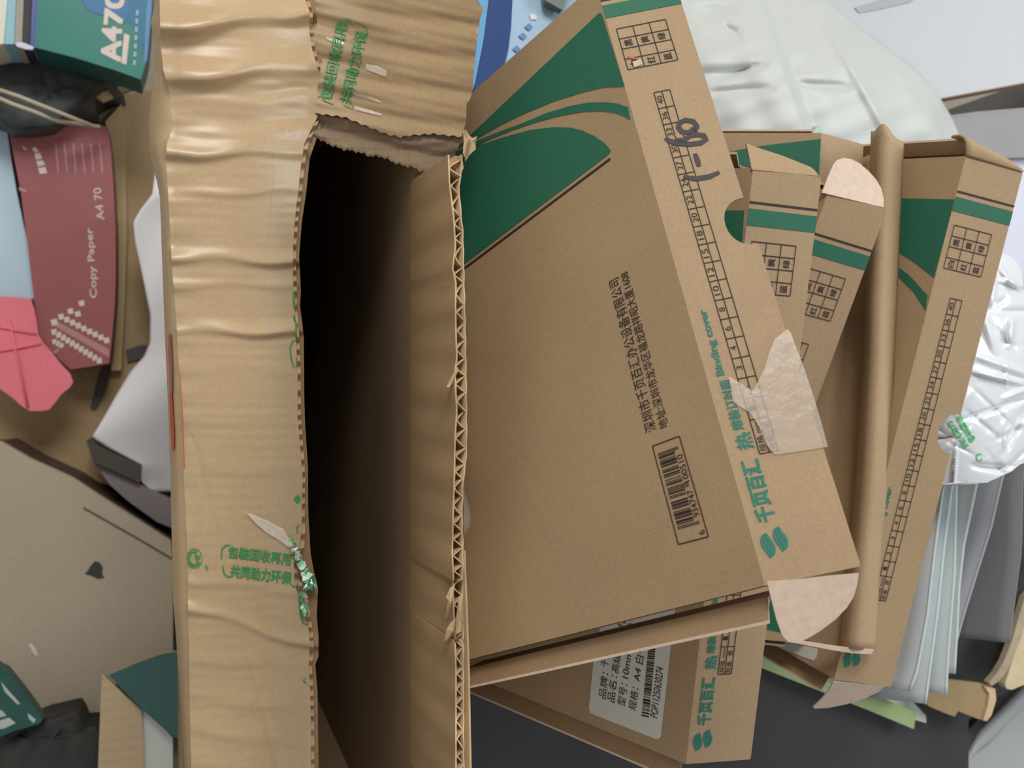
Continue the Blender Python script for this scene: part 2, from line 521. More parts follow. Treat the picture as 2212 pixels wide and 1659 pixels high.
# clear tape torn over the front flap
tp = [(1672, 735), (1688, 722), (1700, 712), (1708, 722), (1714, 740), (1728, 775), (1742, 815), (1760, 870), (1776, 925), (1787, 966), (1730, 975), (1675, 983), (1668, 978), (1655, 962), (1640, 925), (1620, 893), (1600, 880), (1582, 868), (1578, 840), (1573, 815), (1597, 828), (1625, 846), (1640, 820), (1650, 800), (1660, 765)]
mb = MB(); mb.prism([sf.pxat(x, y, 0.0011) for x, y in tp], -A['ns'] * 0.0003, TAPE)
o = mb.build('clear_tape', A['flap']); o['label'] = 'torn clear tape'

# ---- box B : under A, its white label and logo show at the lower end
uB = (-0.084, 0.990, 0.1131); wB = (0.9611, 0.0505, 0.2717)
B = cover_box('cover_box', 'kraft box under the large front box, with a white barcode label beside its fold',
              (0.1218, -0.1045, 0.4463), uB, wB, bend(uB, wB, 51), -0.005, 0.316, 0.190, 0.030, 0.0400)
spine_print(B['strip_mb'], B['strip'], B['W']); spine_words(B)
lidpoly(B, [(1608, 455), (1500, 455), (1500, 560), (1600, 600)], GREEN)
finish(B)
end_panel(B, 1, 0.0125, 0.003)
end_panel(B, -1, 0.0080, 0.006, vmin=0.012)
ear(B, -1, [(1624, 366), (1620, 345), (1612, 309), (1634, 318), (1690, 336), (1752, 361), (1762, 370), (1769, 380)], 30, KRAFT)
fr = Frame(B['lid'].o - B['nt'] * 0.0005, B['u'], B['v'], -B['nt'])
lab = [(1300, 1340), (1284, 1406), (1272, 1531), (1276, 1541), (1418, 1597), (1427, 1593), (1440, 1480), (1453, 1360), (1460, 1300)]
mb = MB(); mb.prism([fr.pxat(*p) for p in lab], B['nt'] * 0.0003, LABELM)
def lt(body, p0, p1, h): put_text(mb, fr, body, fr.px(*p0), fr.px(*p1), h, BLACK, 0.002, flip=LF)
lt('品牌：', (1309, 1511), (1316, 1456), 0.0052); lt('千页百汇', (1314, 1444), (1324, 1366), 0.0052)
lt('品名：', (1328, 1519), (1335, 1462), 0.0052); lt('高级透明封套', (1337, 1456), (1355, 1330), 0.0052)
lt('型号：', (1350, 1527), (1357, 1480), 0.0052); lt('10mm（40）', (1359, 1468), (1374, 1350), 0.0052)
lt('规格：', (1374, 1537), (1381, 1488), 0.0052); lt('A4 白卡 250', (1383, 1474), (1403, 1350), 0.0052)
lt('POP11250630274', (1420, 1552), (1434, 1444), 0.0044)
rb = random.Random(5); y = 0.0
a0, a1 = fr.px(1386, 1546), fr.px(1407, 1340); b0, b1 = fr.px(1402, 1550), fr.px(1422, 1340)
while y < 1:
    dy = rb.choice((1, 1, 2, 3)) / 130
    q = lambda a, b, t: (a[0] + (b[0] - a[0]) * t, a[1] + (b[1] - a[1]) * t)
    ppoly(mb, fr, [q(a0, a1, y), q(a0, a1, y + dy), q(b0, b1, y + dy), q(b0, b1, y)], BLACK)
    y += dy + rb.choice((1, 1, 2)) / 130
o = mb.build('paper_label', B['side']); o['label'] = 'white printed barcode label'

# ---- box C : between the front box and the rounded one
uC = (-0.2729, 0.9403, 0.2035); wC = (0.9407, 0.2166, 0.2610)
C_ = cover_box('cover_box', 'third kraft box from the left, pale rounded tuck ear at its top end',
               (0.1763, -0.0978, 0.5022), uC, wC, bend(uC, wC, 62), -0.013, 0.300, 0.170, 0.030, 0.0400)
spine_print(C_['strip_mb'], C_['strip'], C_['W'])
finish(C_)
end_panel(C_, 1, 0.004, 0.006); end_panel(C_, -1, 0.003, 0.006)
ear(C_, -1, [(1776, 416), (1788, 384), (1800, 356), (1808, 346), (1822, 341), (1838, 343), (1856, 352), (1876, 369), (1893, 388), (1904, 408), (1909, 428), (1909, 448)], 20, PALE)['label'] = 'pale tuck ear'

# ---- box D : its back panel bows out beside the last box
PD0 = Vector(((1774 - CX) / F, (287 - CY) / F, 1.0)) * 0.552
PD1 = Vector(((1716 - CX) / F, (1388 - CY) / F, 1.0)) * 0.560
uD = (PD1 - PD0).normalized(); LD = (PD1 - PD0).length
wD = Vector((0.84, 0.02, 0.54))
D = cover_box('cover_box', 'fourth kraft box from the left, dark slot before its bowed back panel',
              tuple(PD0), uD, wD, bend(uD, wD, 42), 0.0, LD, 0.150, 0.034, 0.0425, notch=False)
lidpoly(D, [(1776, 300), (1654, 314), (1560, 330), (1560, 430), (1776, 430)], GREEN)
lidpoly(D, [(1740, 1300), (1640, 1290), (1640, 1356), (1735, 1374)], GREEN)
finish(D, back=False)
end_panel(D, 1, 0.003, 0.004); end_panel(D, -1, 0.002, 0.004)
# the bowed back panel
gl = [(270, 1886), (373, 1883), (581, 1874), (650, 1870), (750, 1868), (849, 1863), (1015, 1853), (1144, 1843), (1300, 1827), (1395, 1816)]
gr = [(305, 1949), (420, 1944), (561, 1938), (720, 1931), (965, 1920), (1081, 1913), (1150, 1904), (1250, 1896), (1330, 1892), (1404, 1887)]
def bow(a, b):
    y = 272 + (1398 - 272) * a
    yl = 284 + (1398 - 284) * a; yr = 307 + (1404 - 307) * a
    xl = lerp_poly(gl, yl); xr = lerp_poly(gr, yr)
    k = b
    z = 0.545 - 0.014 * math.sin(min(k / 0.5, 1) * math.pi / 2) + 0.012 * (max(0, k - 0.5) / 0.5) ** 2
    yy = yl + (yr - yl) * k - 26 * math.exp(-((k - 0.45) / 0.22) ** 2) * max(0, 1 - a * 8)
    xx = xl + (xr - xl) * (1 - math.cos(k * math.pi / 2)) * 0.35 + (xr - xl) * k * 0.65
    return at(xx, yy, z)
mb = MB(); mb.grid(bow, 60, 14, KRAFT, None)
def bowdown(a, b):
    p = bow(a, 1.0)
    return p + D['v'] * 0.0 + Vector((0.012 * b, 0, -0.11 * b))
mb.grid(bowdown, 60, 3, KRAFT2)
o = mb.build('back_panel', D['root']); sm = o.modifiers.new('thickness', 'SOLIDIFY'); sm.thickness = 0.0012; sm.offset = 1
mb = MB()
mb.prism([at(x, y, 0.532) for x, y in ((1700, 1378), (1738, 1384), (1800, 1394), (1850, 1400), (1889, 1402), (1882, 1413), (1840, 1411), (1800, 1405), (1738, 1393), (1700, 1386))], ray(1800, 1400) * 0.010, PALE)
o = mb.build('tuck_ear', D['root']); o['label'] = 'pale tuck ear seen edge-on'

# ---- box E : the last, its spine flap faces up
uE = (-0.2078, 0.9747, 0.0819); wE = (0.9628, 0.1890, 0.1932)
E = cover_box('cover_box', 'kraft box farthest to the right in the row, thumb notch showing a plastic bag behind',
              (0.2676, -0.1266, 0.5232), uE, wE, bend(uE, wE, 69.5), -0.009, 0.319, 0.215, 0.036, 0.0400)
spine_print(E['strip_mb'], E['strip'], E['W']); 
logo(E['strip_mb'], E['strip'], (0.3045, 0.0085), 0.0056, TEAL)
strip_text(E, 'Binding cover', (0.2265, 0.0075), (0.1940, 0.0075), 0.0040, TEAL, 0.03)
strip_text(E, '热熔装订封面', (0.2615, 0.0090), (0.2290, 0.0090), 0.0060, TEAL, 0.02)
strip_text(E, '千页百汇', (0.2935, 0.0110), (0.2665, 0.0110), 0.0075, TEAL, 0.03)
lidpoly(E, [(1930, 428), (2066, 431), (2058, 470), (2018, 600), (1972, 564), (1942, 545), (1920, 532)], GREEN)
lidpoly(E, [(1930, 570), (1963, 593), (2004, 638), (2000, 672), (1975, 632), (1930, 586)], GREEN)
finish(E)
end_panel(E, 1, 0.0120, 0.004, vmin=0.010); end_panel(E, -1, 0.0105, 0.002)
fr = Frame(E['lid'].o - E['nt'] * 0.0004, E['u'], E['v'], -E['nt'])
mb = MB(); mb.prism([fr.pxat(*p) for p in ((1640, 1376), (1700, 1385), (1766, 1402), (1763, 1420), (1757, 1427), (1740, 1421), (1640, 1382))], E['nt'] * 0.0003, LABELM)
o = mb.build('paper_label', E['side']); o['label'] = 'white label near the lower end'
ear(E, 1, [(1800, 1472), (1792, 1490), (1776, 1510), (1757, 1528), (1760, 1531), (1790, 1529), (1830, 1521), (1870, 1508), (1900, 1494), (1912, 1482)], 28, PALE)['label'] = 'pale tuck ear'
# curled ear at the top end
def curl(a, b):
    p0 = E['strip'].at(E['u0'], 0.0 + 0.0400 * b); 
    ang = a * 1.9
    r = 0.010 + 0.002 * b
    k = (1 - b) ** 0.8 * 1.0 + 0.05
    return p0 + (-E['u']) * (r * math.sin(ang) * 1.15 * k) + (-E['ns']) * (-r * 0.35 * math.sin(ang) + r * (1 - math.cos(ang)) * 0.9) * k - E['w'] * 0.006 * a * k
mb = MB(); mb.grid(curl, 14, 12, KRAFT)
o = mb.build('tuck_ear', E['root']); sm = o.modifiers.new('thickness', 'SOLIDIFY'); sm.thickness = 0.0012; sm.offset = 0
#@@CARTON
# ------------------------------------------------------------------ the tall torn shipping carton
HT = 0.483                       # its top, metres below the lens
XL, XR = 0.0018, 0.1254
YT, YB = 0.222, -0.30
CTN = thing('shipping_carton', (0.064, 0.0, 0.0), 'tall crumpled brown corrugated carton with torn open top and dark inside', 'carton')
def wall(name, x0, x1, y0, y1, z0, z1, m):
    mb = MB()
    p = [(x0, y0), (x1, y0), (x1, y1), (x0, y1)]
    mb.prism([Vector((x, y, z0)) for x, y in p], (0, 0, z1 - z0), m)
    return mb.build(name, CTN)
ZT = HC - HT
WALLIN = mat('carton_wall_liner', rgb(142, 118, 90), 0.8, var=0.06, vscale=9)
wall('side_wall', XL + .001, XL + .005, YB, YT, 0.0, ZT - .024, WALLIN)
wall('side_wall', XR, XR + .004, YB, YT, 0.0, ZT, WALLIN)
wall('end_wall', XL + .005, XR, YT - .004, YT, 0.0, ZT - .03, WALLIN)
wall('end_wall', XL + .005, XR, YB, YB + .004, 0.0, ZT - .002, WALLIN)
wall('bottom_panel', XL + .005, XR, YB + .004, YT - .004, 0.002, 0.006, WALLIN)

hinge = [(-60, 344), (0, 345), (58, 346), (110, 349), (152, 353), (202, 368), (253, 371), (276, 373), (311, 360), (354, 359), (380, 361), (584, 372), (678, 380), (881, 392), (1006, 396), (1108, 401), (1234, 407), (1299, 406), (1447, 409), (1595, 411), (1659, 413), (1760, 416)]
silh = [(-60, 338), (0, 335), (50, 326), (90, 334), (152, 335), (190, 328), (266, 320), (316, 322), (354, 330), (420, 345), (584, 351), (725, 356), (897, 364), (1006, 368), (1082, 369), (1298, 374), (1398, 382), (1659, 399), (1760, 404)]
free = [(-60, 655), (0, 659), (25, 669), (68, 668), (106, 674), (140, 684), (165, 692), (190, 686), (248, 688), (286, 669), (311, 657), (367, 649), (420, 644), (443, 640), (530, 633), (599, 633), (693, 637), (803, 643), (900, 643), (969, 649), (1032, 654), (1095, 652), (1146, 652), (1180, 646), (1196, 634), (1255, 636), (1282, 643), (1320, 656), (1361, 667), (1398, 669), (1435, 667), (1496, 670), (1570, 672), (1659, 672), (1760, 673)]
low = [(-60, 676), (0, 680), (106, 691), (165, 702), (253, 700), (296, 685), (342, 669), (411, 662), (480, 652), (552, 646), (631, 650), (660, 648), (725, 656), (850, 657), (918, 659), (1006, 665), (1108, 666), (1196, 671), (1234, 678), (1272, 687), (1330, 684), (1373, 688), (1418, 688), (1435, 681), (1496, 686), (1659, 688), (1760, 689)]
RIDGES = [(58, 26, 34, 8.0), (170, 140, 36, 6.0), (205, 198, 18, -1.5), (268, 256, 34, -2.2), (334, 326, 20, 3.0), (420, 410, 16, 0.8), (556, 566, 17, 3.2), (618, 614, 14, 1.0),
          (714, 719, 16, 2.8), (800, 800, 16, 0.4), (905, 912, 18, 0.3), (1010, 1022, 20, 0.4), (1252, 1280, 16, 1.1), (1303, 1394, 15, 3.0), (1420, 1442, 22, 0.7), (1500, 1536, 24, 0.7), (1570, 1612, 24, 0.8), (1640, 1690, 24, 0.6)]
def crease(x, y):
    s = (x - 375) / 290.0
    d = 0
    for yl, yr, sg, am in RIDGES:
        yc = yl + (yr - yl) * s + 5 * math.sin(x * 0.03 + yl)
        k = (y - yc) / sg
        if k > 0: k *= 2.0                       # steeper on the lower side
        d += am * math.exp(-k * k) * (0.75 + 0.35 * math.sin(x * 0.017 + yl))
    # long diagonal groove
    xc = 428 + (y - 1000) * 0.262
    if 940 < y < 1680: d -= 0.55 * math.exp(-((x - xc) / 7.0) ** 2)
    # fine flutes pressed through
    d += 0.05 * math.sin(y * 0.29 + 0.6 * math.sin(x * 0.02))
    # puckers at the hinge
    if s < 0.22: d += 0.8 * (0.22 - s) / 0.22 * math.sin(y * 0.075) * math.sin(y * 0.031 + 1)
    return d / 1000.0
def flap_h(x, y):
    s = (x - 375) / 290.0
    return HT - 0.001 + 0.013 * max(s, 0) ** 1.6 - 0.004 * math.sin(max(0, min(1, s)) * math.pi) - crease(x, y)
def flap_pt(x, y): return hz(x, y, flap_h(x, y))
Y0, Y1 = -60, 1760
def flap_fn(a, b):
    y = Y0 + (Y1 - Y0) * b
    xl, xr = lerp_poly(hinge, y), lerp_poly(free, y)
    return flap_pt(xl + (xr - xl) * a, y)
mb = MB(); mb.grid(flap_fn, 46, 420, LINER)
class PxFrame:
    def __init__(s, fn): s.fn = fn
    def at(s, x, y, lift=0.0):
        p = s.fn(x, y)
        return p + (EYE - p).normalized() * lift
FP = PxFrame(flap_pt)
def ptext(mb, fr, body, a, b, h, m, bold=0.0, lift=0.0006): put_text(mb, fr, body, a, b, h, m, bold, flip=-1, lift=lift)
ptext(mb, FP, '包装回收再用', (492, 1204), (627, 1221), 25, TAPEG, 0.025)
ptext(mb, FP, '共同助力环保', (497, 1246), (628, 1262), 26, TAPEG, 0.025)
for st in ([(497, 1177), (486, 1179), (479, 1188), (479, 1208)], [(482, 1222), (484, 1238), (491, 1246), (500, 1245)], [(629, 1262), (636, 1268), (643, 1264)],
           [(640, 733), (632, 738), (627, 752), (629, 775), (636, 795)], [(640, 795), (641, 770)], [(643, 1258), (650, 1330), (655, 1346), (666, 1350)],
           [(648, 1133), (641, 1140), (643, 1152)], [(660, 1465), (655, 1470), (662, 1476)]):
    stroke(mb, FP, st, 3.2, TAPEG, 0.0006)
arc = lambda cx, cy, r, a0, a1, n=16: [(cx + r * math.cos(math.radians(a0 + (a1 - a0) * k / n)), cy + r * 1.25 * math.sin(math.radians(a0 + (a1 - a0) * k / n))) for k in range(n + 1)]
stroke(mb, FP, arc(420, 1206, 12, 30, 300), 5.0, TAPEG, 0.0006)
stroke(mb, FP, arc(420, 1206, 17, 0, 350), 1.6, TAPEG, 0.0006)
ppoly(mb, FP, [(420, 1196), (434, 1203), (424, 1214)], TAPEG, 0.0007)
stroke(mb, FP, [(443, 1222), (449, 1227), (445, 1233)], 3, TAPEG, 0.0006)
ppoly(mb, FP, [(634, 1078), (641, 1070), (648, 1070), (650, 1082), (642, 1088)], TAPEG, 0.0006)
for q in ([(632, 632), (637, 625), (638, 665), (634, 665)], [(634, 680), (638, 680), (642, 726), (635, 724)]): ppoly(mb, FP, q, TAPEG, 0.0006)
for pl, w in (([(386, 801), (389, 850), (392, 900), (394, 960), (397, 1011)], 7), ([(399, 1522), (401, 1560), (404, 1600), (406, 1640)], 9)):
    stroke(mb, PxFrame(lambda x, y: flap_pt(max(x, lerp_poly(hinge, y) + 0.5), y)), pl, w, RED, 0.0009)
o = mb.build('top_flap', CTN); o['label'] = 'creased top flap with green tape lettering'
# lower liner and flutes of the top flap
mb = MB()
def low_fn(a, b):
    y = Y0 + (Y1 - Y0) * b
    xr = lerp_poly(low, y); x = xr - 40 + 40 * a
    return hz(x, y, flap_h(min(x, xr - 8), y) + 0.0042)
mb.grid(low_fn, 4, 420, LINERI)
def flute_fn(a, b):
    y = Y0 + (Y1 - Y0) * b
    xr = (lerp_poly(low, y) * 0.45 + lerp_poly(free, y) * 0.55); x = xr - 36 + 36 * a
    ph = y / 27.0 * 2 * math.pi + 2.2 * math.sin(y * 0.013) + 1.2 * math.sin(y * 0.041 + x * 0.02)
    return hz(x, y, flap_h(x, y) + 0.0021 + 0.0019 * math.sin(ph))
mb.grid(flute_fn, 3, 900, TORN)
o = mb.build('flap_edge', CTN); o['label'] = 'corrugated cut edge of the top flap'
# rounded shoulder down to the side wall
def shoulder(a, b):
    y = Y0 + (Y1 - Y0) * b
    xh, xs = lerp_poly(hinge, y), lerp_poly(silh, y)
    p0 = flap_pt(xh, y)
    k = a
    hh = HT + 0.028 * (1 - math.cos(min(k, 1) * math.pi / 2))
    x = xh + (xs - xh) * math.sin(min(k, 1) * math.pi / 2)
    p = hz(x, y, hh)
    if k == 0: p = p0
    return p
mb = MB(); mb.grid(shoulder, 8, 300, LINER)
SH = PxFrame(lambda x, y: hz(x, y, HT + 0.028 * (1 - math.cos(math.asin(min(1, max(0, (lerp_poly(hinge, y) - x) / (lerp_poly(hinge, y) - lerp_poly(silh, y)))))))))
stroke(mb, SH, [(366, 722), (367, 760), (369, 800), (370, 850)], 7, mat('faded_red_ink', rgb(170, 120, 100), 0.6), 0.0022)
stroke(mb, SH, [(369, 850), (371, 900), (373, 940), (374, 972)], 7, RED, 0.0022)
def shoulder_down(a, b):
    p = shoulder(1.0, b)
    q = Vector((XL + 0.001, p.y, ZT - 0.06))
    return p.lerp(q, a)
mb.grid(shoulder_down, 3, 120, LINER)
o = mb.build('shoulder', CTN); o['label'] = 'rounded crushed edge with red printed stripe'
# clear tape down the free edge
tl = [(275, 594), (400, 590), (720, 567), (1090, 566), (1360, 588), (1659, 603), (1760, 606)]
def tape_fn(a, b):
    y = 290 + (Y1 - 290) * b
    xl, xr = lerp_poly(tl, y), lerp_poly(free, y) - 2
    if b == 0: y += 22 * abs(math.sin(a * 9)) - 14
    x = xl + (xr - xl) * a
    p = flap_pt(x, y)
    return p + (EYE - p).normalized() * 0.0004
mb = MB(); mb.grid(tape_fn, 14, 330, film('flap_tape', rgb(228, 216, 192), 0.20, 0.22, bump=0.15, bscale=90))
sp = [(533, 1109), (545, 1110), (580, 1125), (612, 1142), (618, 1155), (630, 1168), (634, 1180), (628, 1185), (600, 1165), (575, 1150), (552, 1130)]
mb.poly([FP.at(x, y, 0.0016) for x, y in sp], film('torn_tape', rgb(245, 236, 220), 0.6, 0.2, bump=0.8, bscale=200))
o = mb.build('clear_tape', CTN); o['label'] = 'clear tape along the free edge'
# crumpled green and white scraps of tape on the edge
rc = random.Random(11)
mb = MB()
FILMG = mat('crumpled_tape_green', rgb(120, 196, 146), 0.25, spec=0.7); FILMW = mat('crumpled_tape_white', rgb(236, 246, 242), 0.2, spec=0.7)
for cx, cy, r in ((631, 1172, 9), (638, 1190, 10), (643, 1204, 9), (651, 1222, 10), (658, 1238, 12), (668, 1250, 13), (676, 1262, 12), (664, 1268, 9), (655, 1290, 9), (657, 1312, 9), (661, 1324, 8)):
    n = 7
    c = FP.at(cx, cy, 0.004 + rc.random() * 0.003)
    ring = [FP.at(cx + r * (0.7 + 0.6 * rc.random()) * math.cos(2 * math.pi * k / n), cy + r * (0.7 + 0.6 * rc.random()) * math.sin(2 * math.pi * k / n), 0.0005 + rc.random() * 0.005) for k in range(n)]
    for k in range(n):
        mb.poly([c, ring[k], ring[(k + 1) % n]], FILMW if rc.random() < 0.45 else (FILMG if rc.random() < 0.75 else TAPEG))
o = mb.build('crumpled_tape', CTN); o['label'] = 'crumpled green and white tape scraps'

# right flap standing up, its fluted rim towards the lens
HR = 0.421
rin = [(334, 969), (395, 971), (467, 980), (532, 984), (579, 978), (612, 985), (666, 984), (720, 985), (774, 987), (800, 983), (855, 985), (885, 987), (946, 983), (1021, 982), (1111, 979), (1196, 977), (1250, 980), (1264, 978), (1380, 983), (1449, 985), (1559, 985), (1659, 985), (1760, 986)]
rout = [(334, 998), (380, 996), (402, 991), (452, 995), (503, 1000), (593, 1002), (756, 1006), (810, 1007), (946, 1008), (991, 1007), (1036, 1001), (1111, 998), (1171, 1000), (1228, 1000), (1297, 999), (1393, 1001), (1504, 1001), (1659, 1002), (1760, 1003)]
ys = [334 + (1760 - 334) * k / 420 for k in range(421)]
rr = random.Random(4)
hh = lambda y: HR + 0.0016 * math.sin(y * 0.05) * math.sin(y * 0.017) + (0.004 if 1255 < y < 1385 else 0)
inner = [hz(lerp_poly(rin, y) + 0.04 * math.sin(y * 0.21), y, hh(y)) for y in ys]
outer = [hz(lerp_poly(rout, y) + 0.6 * math.sin(y * 0.13), y, hh(y)) for y in ys]
mb = MB()
dn = lambda top: (lambda i: Vector((XR - top[i].x, 0, ZT - 0.004 - top[i].z)))
LIT = mat('liner_cut', rgb(214, 186, 148), 0.8, var=0.1, vscale=80)
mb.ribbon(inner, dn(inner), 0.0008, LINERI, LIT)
o = mb.build('inner_liner', CTN); o['label'] = 'inner face of the upright flap'
mb = MB()
mb.ribbon(outer, (lambda i: Vector((XR + 0.0046 - outer[i].x + (0.004 if ys[i] > 1190 else 0), 0, ZT - outer[i].z))), 0.0006, LINER, LIT)
o = mb.build('outer_liner', CTN)
mb = MB(); zz = []; y = 345.0
while y < 1755:
    pitch = 38 * (0.8 + 0.4 * rr.random())
    lean = 0.16 * (rr.random() - 0.5); lo = 0.03 + 0.12 * rr.random(); hi = 0.99 - 0.10 * rr.random()
    for k in range(14):
        t = k / 14
        yy = y + pitch * (t - 0.085 * math.sin(4 * math.pi * t) + lean * math.sin(2 * math.pi * t))
        wv = 0.5 + 0.5 * math.cos(2 * math.pi * t)
        wv = lo + (hi - lo) * (wv * wv * (3 - 2 * wv))
        a, b = lerp_poly(rin, yy), lerp_poly(rout, yy)
        zz.append(hz(a + (b - a) * wv, yy + 0.8 * rr.random(), hh(yy) + 0.0006 + 0.0008 * math.sin(y) + 0.0003 * rr.random()))
    y += pitch
mb.ribbon(zz, (0, 0, -0.045), 0.0006, TORN, LIT)
o = mb.build('fluting', CTN); o['label'] = 'wavy corrugated core of the rim'
# second outer layer below the rim
o2 = [(1190, 1004), (1228, 1005), (1324, 1009), (1449, 1013), (1559, 1015), (1659, 1017), (1760, 1018)]
pts = [hz(lerp_poly(o2, y), y, HR + 0.004) for y in range(1190, 1760, 8)]
mb = MB(); mb.ribbon(pts, (lambda i: Vector((XR + 0.0105 - pts[i].x, 0, -0.075))), 0.0009, LINER, LIT)
o = mb.build('outer_strip', CTN)
# tatters hanging off the rim
def tatter(pxs, h0, spread):
    mb = MB()
    p = [hz(x, y, h0 + (rc.random() - 0.5) * spread) for x, y in pxs]
    c = sum(p, Vector()) / len(p) + Vector((0, 0, spread * 0.5))
    k = mb.vert(c); q = [mb.vert(x) for x in p]
    for i in range(len(p)): mb.face((k, q[i], q[(i + 1) % len(p)]), TORN if i % 3 else LIT)
    o = mb.build('torn_scrap', CTN); o['label'] = 'torn paper tatter on the rim'
tatter([(988, 792), (980, 806), (968, 826), (964, 836), (970, 837), (978, 829), (984, 815), (991, 798)], HR - 0.001, 0.004)
tatter([(983, 1262), (972, 1270), (963, 1290), (968, 1296), (964, 1318), (961, 1337), (967, 1336), (973, 1310), (979, 1290)], HR + 0.001, 0.005)
tatter([(984, 1335), (973, 1345), (964, 1360), (961, 1386), (970, 1380), (980, 1366), (985, 1350)], HR + 0.001, 0.006)
tatter([(990, 1290), (1001, 1280), (1002, 1340), (996, 1365), (984, 1370), (985, 1340)], HR, 0.003)
tatter([(1000, 283), (1007, 281), (1010, 292), (1022, 298), (1031, 294), (1027, 310), (1028, 322), (1014, 335), (1005, 350), (1003, 320)], HR - 0.002, 0.006)
tatter([(1003, 285), (1005, 278), (1012, 290), (1018, 296), (1010, 310), (1003, 340), (1000, 330)], HR - 0.006, 0.004)
tatter([(970, 345), (985, 336), (999, 345), (1002, 362), (995, 378), (980, 380), (972, 372)], HR + 0.006, 0.006)
mb = MB()
def bub(a, b):
    y = 1040 + 120 * a
    wpx = 15 * math.sin(a ** 1.7 * math.pi) ** 0.9 + 0.5
    return hz(1002 + wpx * math.sin(b * math.pi), y, HR + 0.016 * b)
mb.grid(bub, 20, 8, film('tape_bubble', rgb(215, 210, 205), 0.35, 0.12))
o = mb.build('clear_tape', CTN); o['label'] = 'loose bubble of clear tape'

# end flap, its outer ply torn off along the free edge
eb = [(-80, 1026), (0, 1030), (20, 1045), (43, 1036), (76, 1032), (139, 1025), (202, 1020), (228, 1008), (266, 1007), (276, 1003), (380, 970), (420, 965)]
tear = [(640, 240), (697, 247), (745, 253), (790, 272), (835, 290), (865, 296), (890, 292), (935, 289), (960, 292), (1045, 300)]
lowe = [(640, 282), (683, 291), (705, 305), (740, 318), (775, 324), (800, 333), (825, 334), (850, 345), (870, 353), (890, 356), (920, 369), (940, 372), (967, 378), (1045, 384)]
def ef_h(x, y):
    s = (x - 660) / 370.0
    h = 0.4985 - 0.052 * max(0, s) ** 1.2 + 0.006 * math.sin(s * 3.0)
    yy = y - 0.24 * (x - 690)
    h -= 0.0010 * math.sin(yy * 0.085 + 0.9 * math.sin(x * 0.013)) + 0.0004 * math.sin(yy * 0.17 + 1 + 0.02 * x) + 0.00025 * math.sin(yy * 0.29)
    return h
def ef(x, y, d=0.0): return hz(x, y, ef_h(x, y) + d)
def ef_out(a, b):
    x = 640 + (1045 - 640) * a
    y1 = lerp_poly(tear, x) + 2.0 * math.sin(x * 0.3)
    y = -80 + (y1 + 80) * b
    x = min(x, lerp_poly(eb, y))
    return ef(x, y)
mb = MB(); mb.grid(ef_out, 70, 60, mat('end_flap_liner', rgb(178, 151, 116), 0.45, var=0.08, vscale=25, fine=0.06, fscale=500))
EP = PxFrame(ef)
ptext(mb, EP, '包装回收再用', (716, 218), (752, 54), 27, TAPEG, 0.02)
ptext(mb, EP, '共同助力环保', (759, 224), (795, 70), 27, TAPEG, 0.02)
stroke(mb, EP, [(728, 58), (738, 42), (752, 40), (772, 50), (790, 60), (795, 74)], 2, TAPEG, 0.0006)
stroke(mb, EP, [(700, 205), (699, 217), (722, 226)], 2, TAPEG, 0.0006)
stroke(mb, EP, [(742, 226), (755, 232), (762, 236), (764, 222)], 2, TAPEG, 0.0006)
for q in ([(704, 78), (725, 84), (745, 92), (742, 97), (722, 92), (704, 84)], [(790, 138), (815, 142), (835, 152), (834, 166), (812, 158), (790, 150)], [(762, 198), (800, 208), (824, 219), (820, 222), (790, 212), (762, 204)], [(765, 228), (800, 238), (826, 246), (822, 250), (790, 243), (765, 236)]):
    mb.poly([EP.at(x, y, 0.0007) for x, y in q], film('torn_tape', rgb(245, 236, 220), 0.6))
o = mb.build('end_flap', CTN); o['label'] = 'end flap with faint green lettering'
def ef_in(a, b):
    x = 640 + (1045 - 640) * a
    y1 = lerp_poly(lowe, x) + 2.2 * math.sin(x * 0.5) + 1.5 * math.sin(x * 0.23)
    y0 = lerp_poly(tear, x) - 30
    y = y0 + (y1 - y0) * b
    x = min(x, lerp_poly(eb, y))
    return ef(x, y, 0.0042 - 0.0022 * b + 0.0011 * math.sin(b * 12))
mb = MB(); mb.grid(ef_in, 90, 20, PLY)
def ef_in2(a, b):
    p = ef_in(a, 1.0)
    return p + Vector((0, -0.0008 * b, -0.0016 * b))
mb.grid(ef_in2, 90, 1, LIT)
o = mb.build('torn_ply', CTN); o['label'] = 'exposed inner ply along the torn edge'
#@@BACKGROUND
# ------------------------------------------------------------------ everything around
def clampx(p, x):
    return Vector((min(p.x, -0.0015), p.y, p.z)) if x < 480 else p
def hprism(mb, pxs, h, hb, m, mside=None):
    top = [clampx(hz(x, y, h), x) for x, y in pxs]
    mb.prism(top, (0, 0, -(hb - h)), m, mside or m, mside or m)
def flat(name, pxs, h, hb, m, label, cat, group=None, mside=None, parent=None, wave=0.0):
    mb = MB(); hprism(mb, pxs, h, hb, m, mside)
    o = mb.build(name, parent)
    if label and not parent: tag(o, label, cat, group)
    return o
FL = 1.25
FLOORM = mat('floor_tile', rgb(150, 140, 126), 0.6, var=0.08, vscale=5, fine=0.05, fscale=200)
mb = MB(); mb.prism([Vector((-1.2, -1.3, 0)), Vector((2.4, -1.3, 0)), Vector((2.4, 1.6, 0)), Vector((-1.2, 1.6, 0))], (0, 0, -0.05), FLOORM)
struct(mb.build('floor'))

WPM = mat('wall_paint', rgb(214, 212, 206), 0.8, var=0.02, vscale=3)
for nm, x0, x1, y0, y1 in (('wall_left', -1.25, -1.2, -1.3, 1.6), ('wall_back', -1.25, 2.4, 1.6, 1.65)):
    mb = MB(); mb.prism([Vector((x0, y0, 0)), Vector((x1, y0, 0)), Vector((x1, y1, 0)), Vector((x0, y1, 0))], (0, 0, 2.7), WPM)
    struct(mb.build(nm))

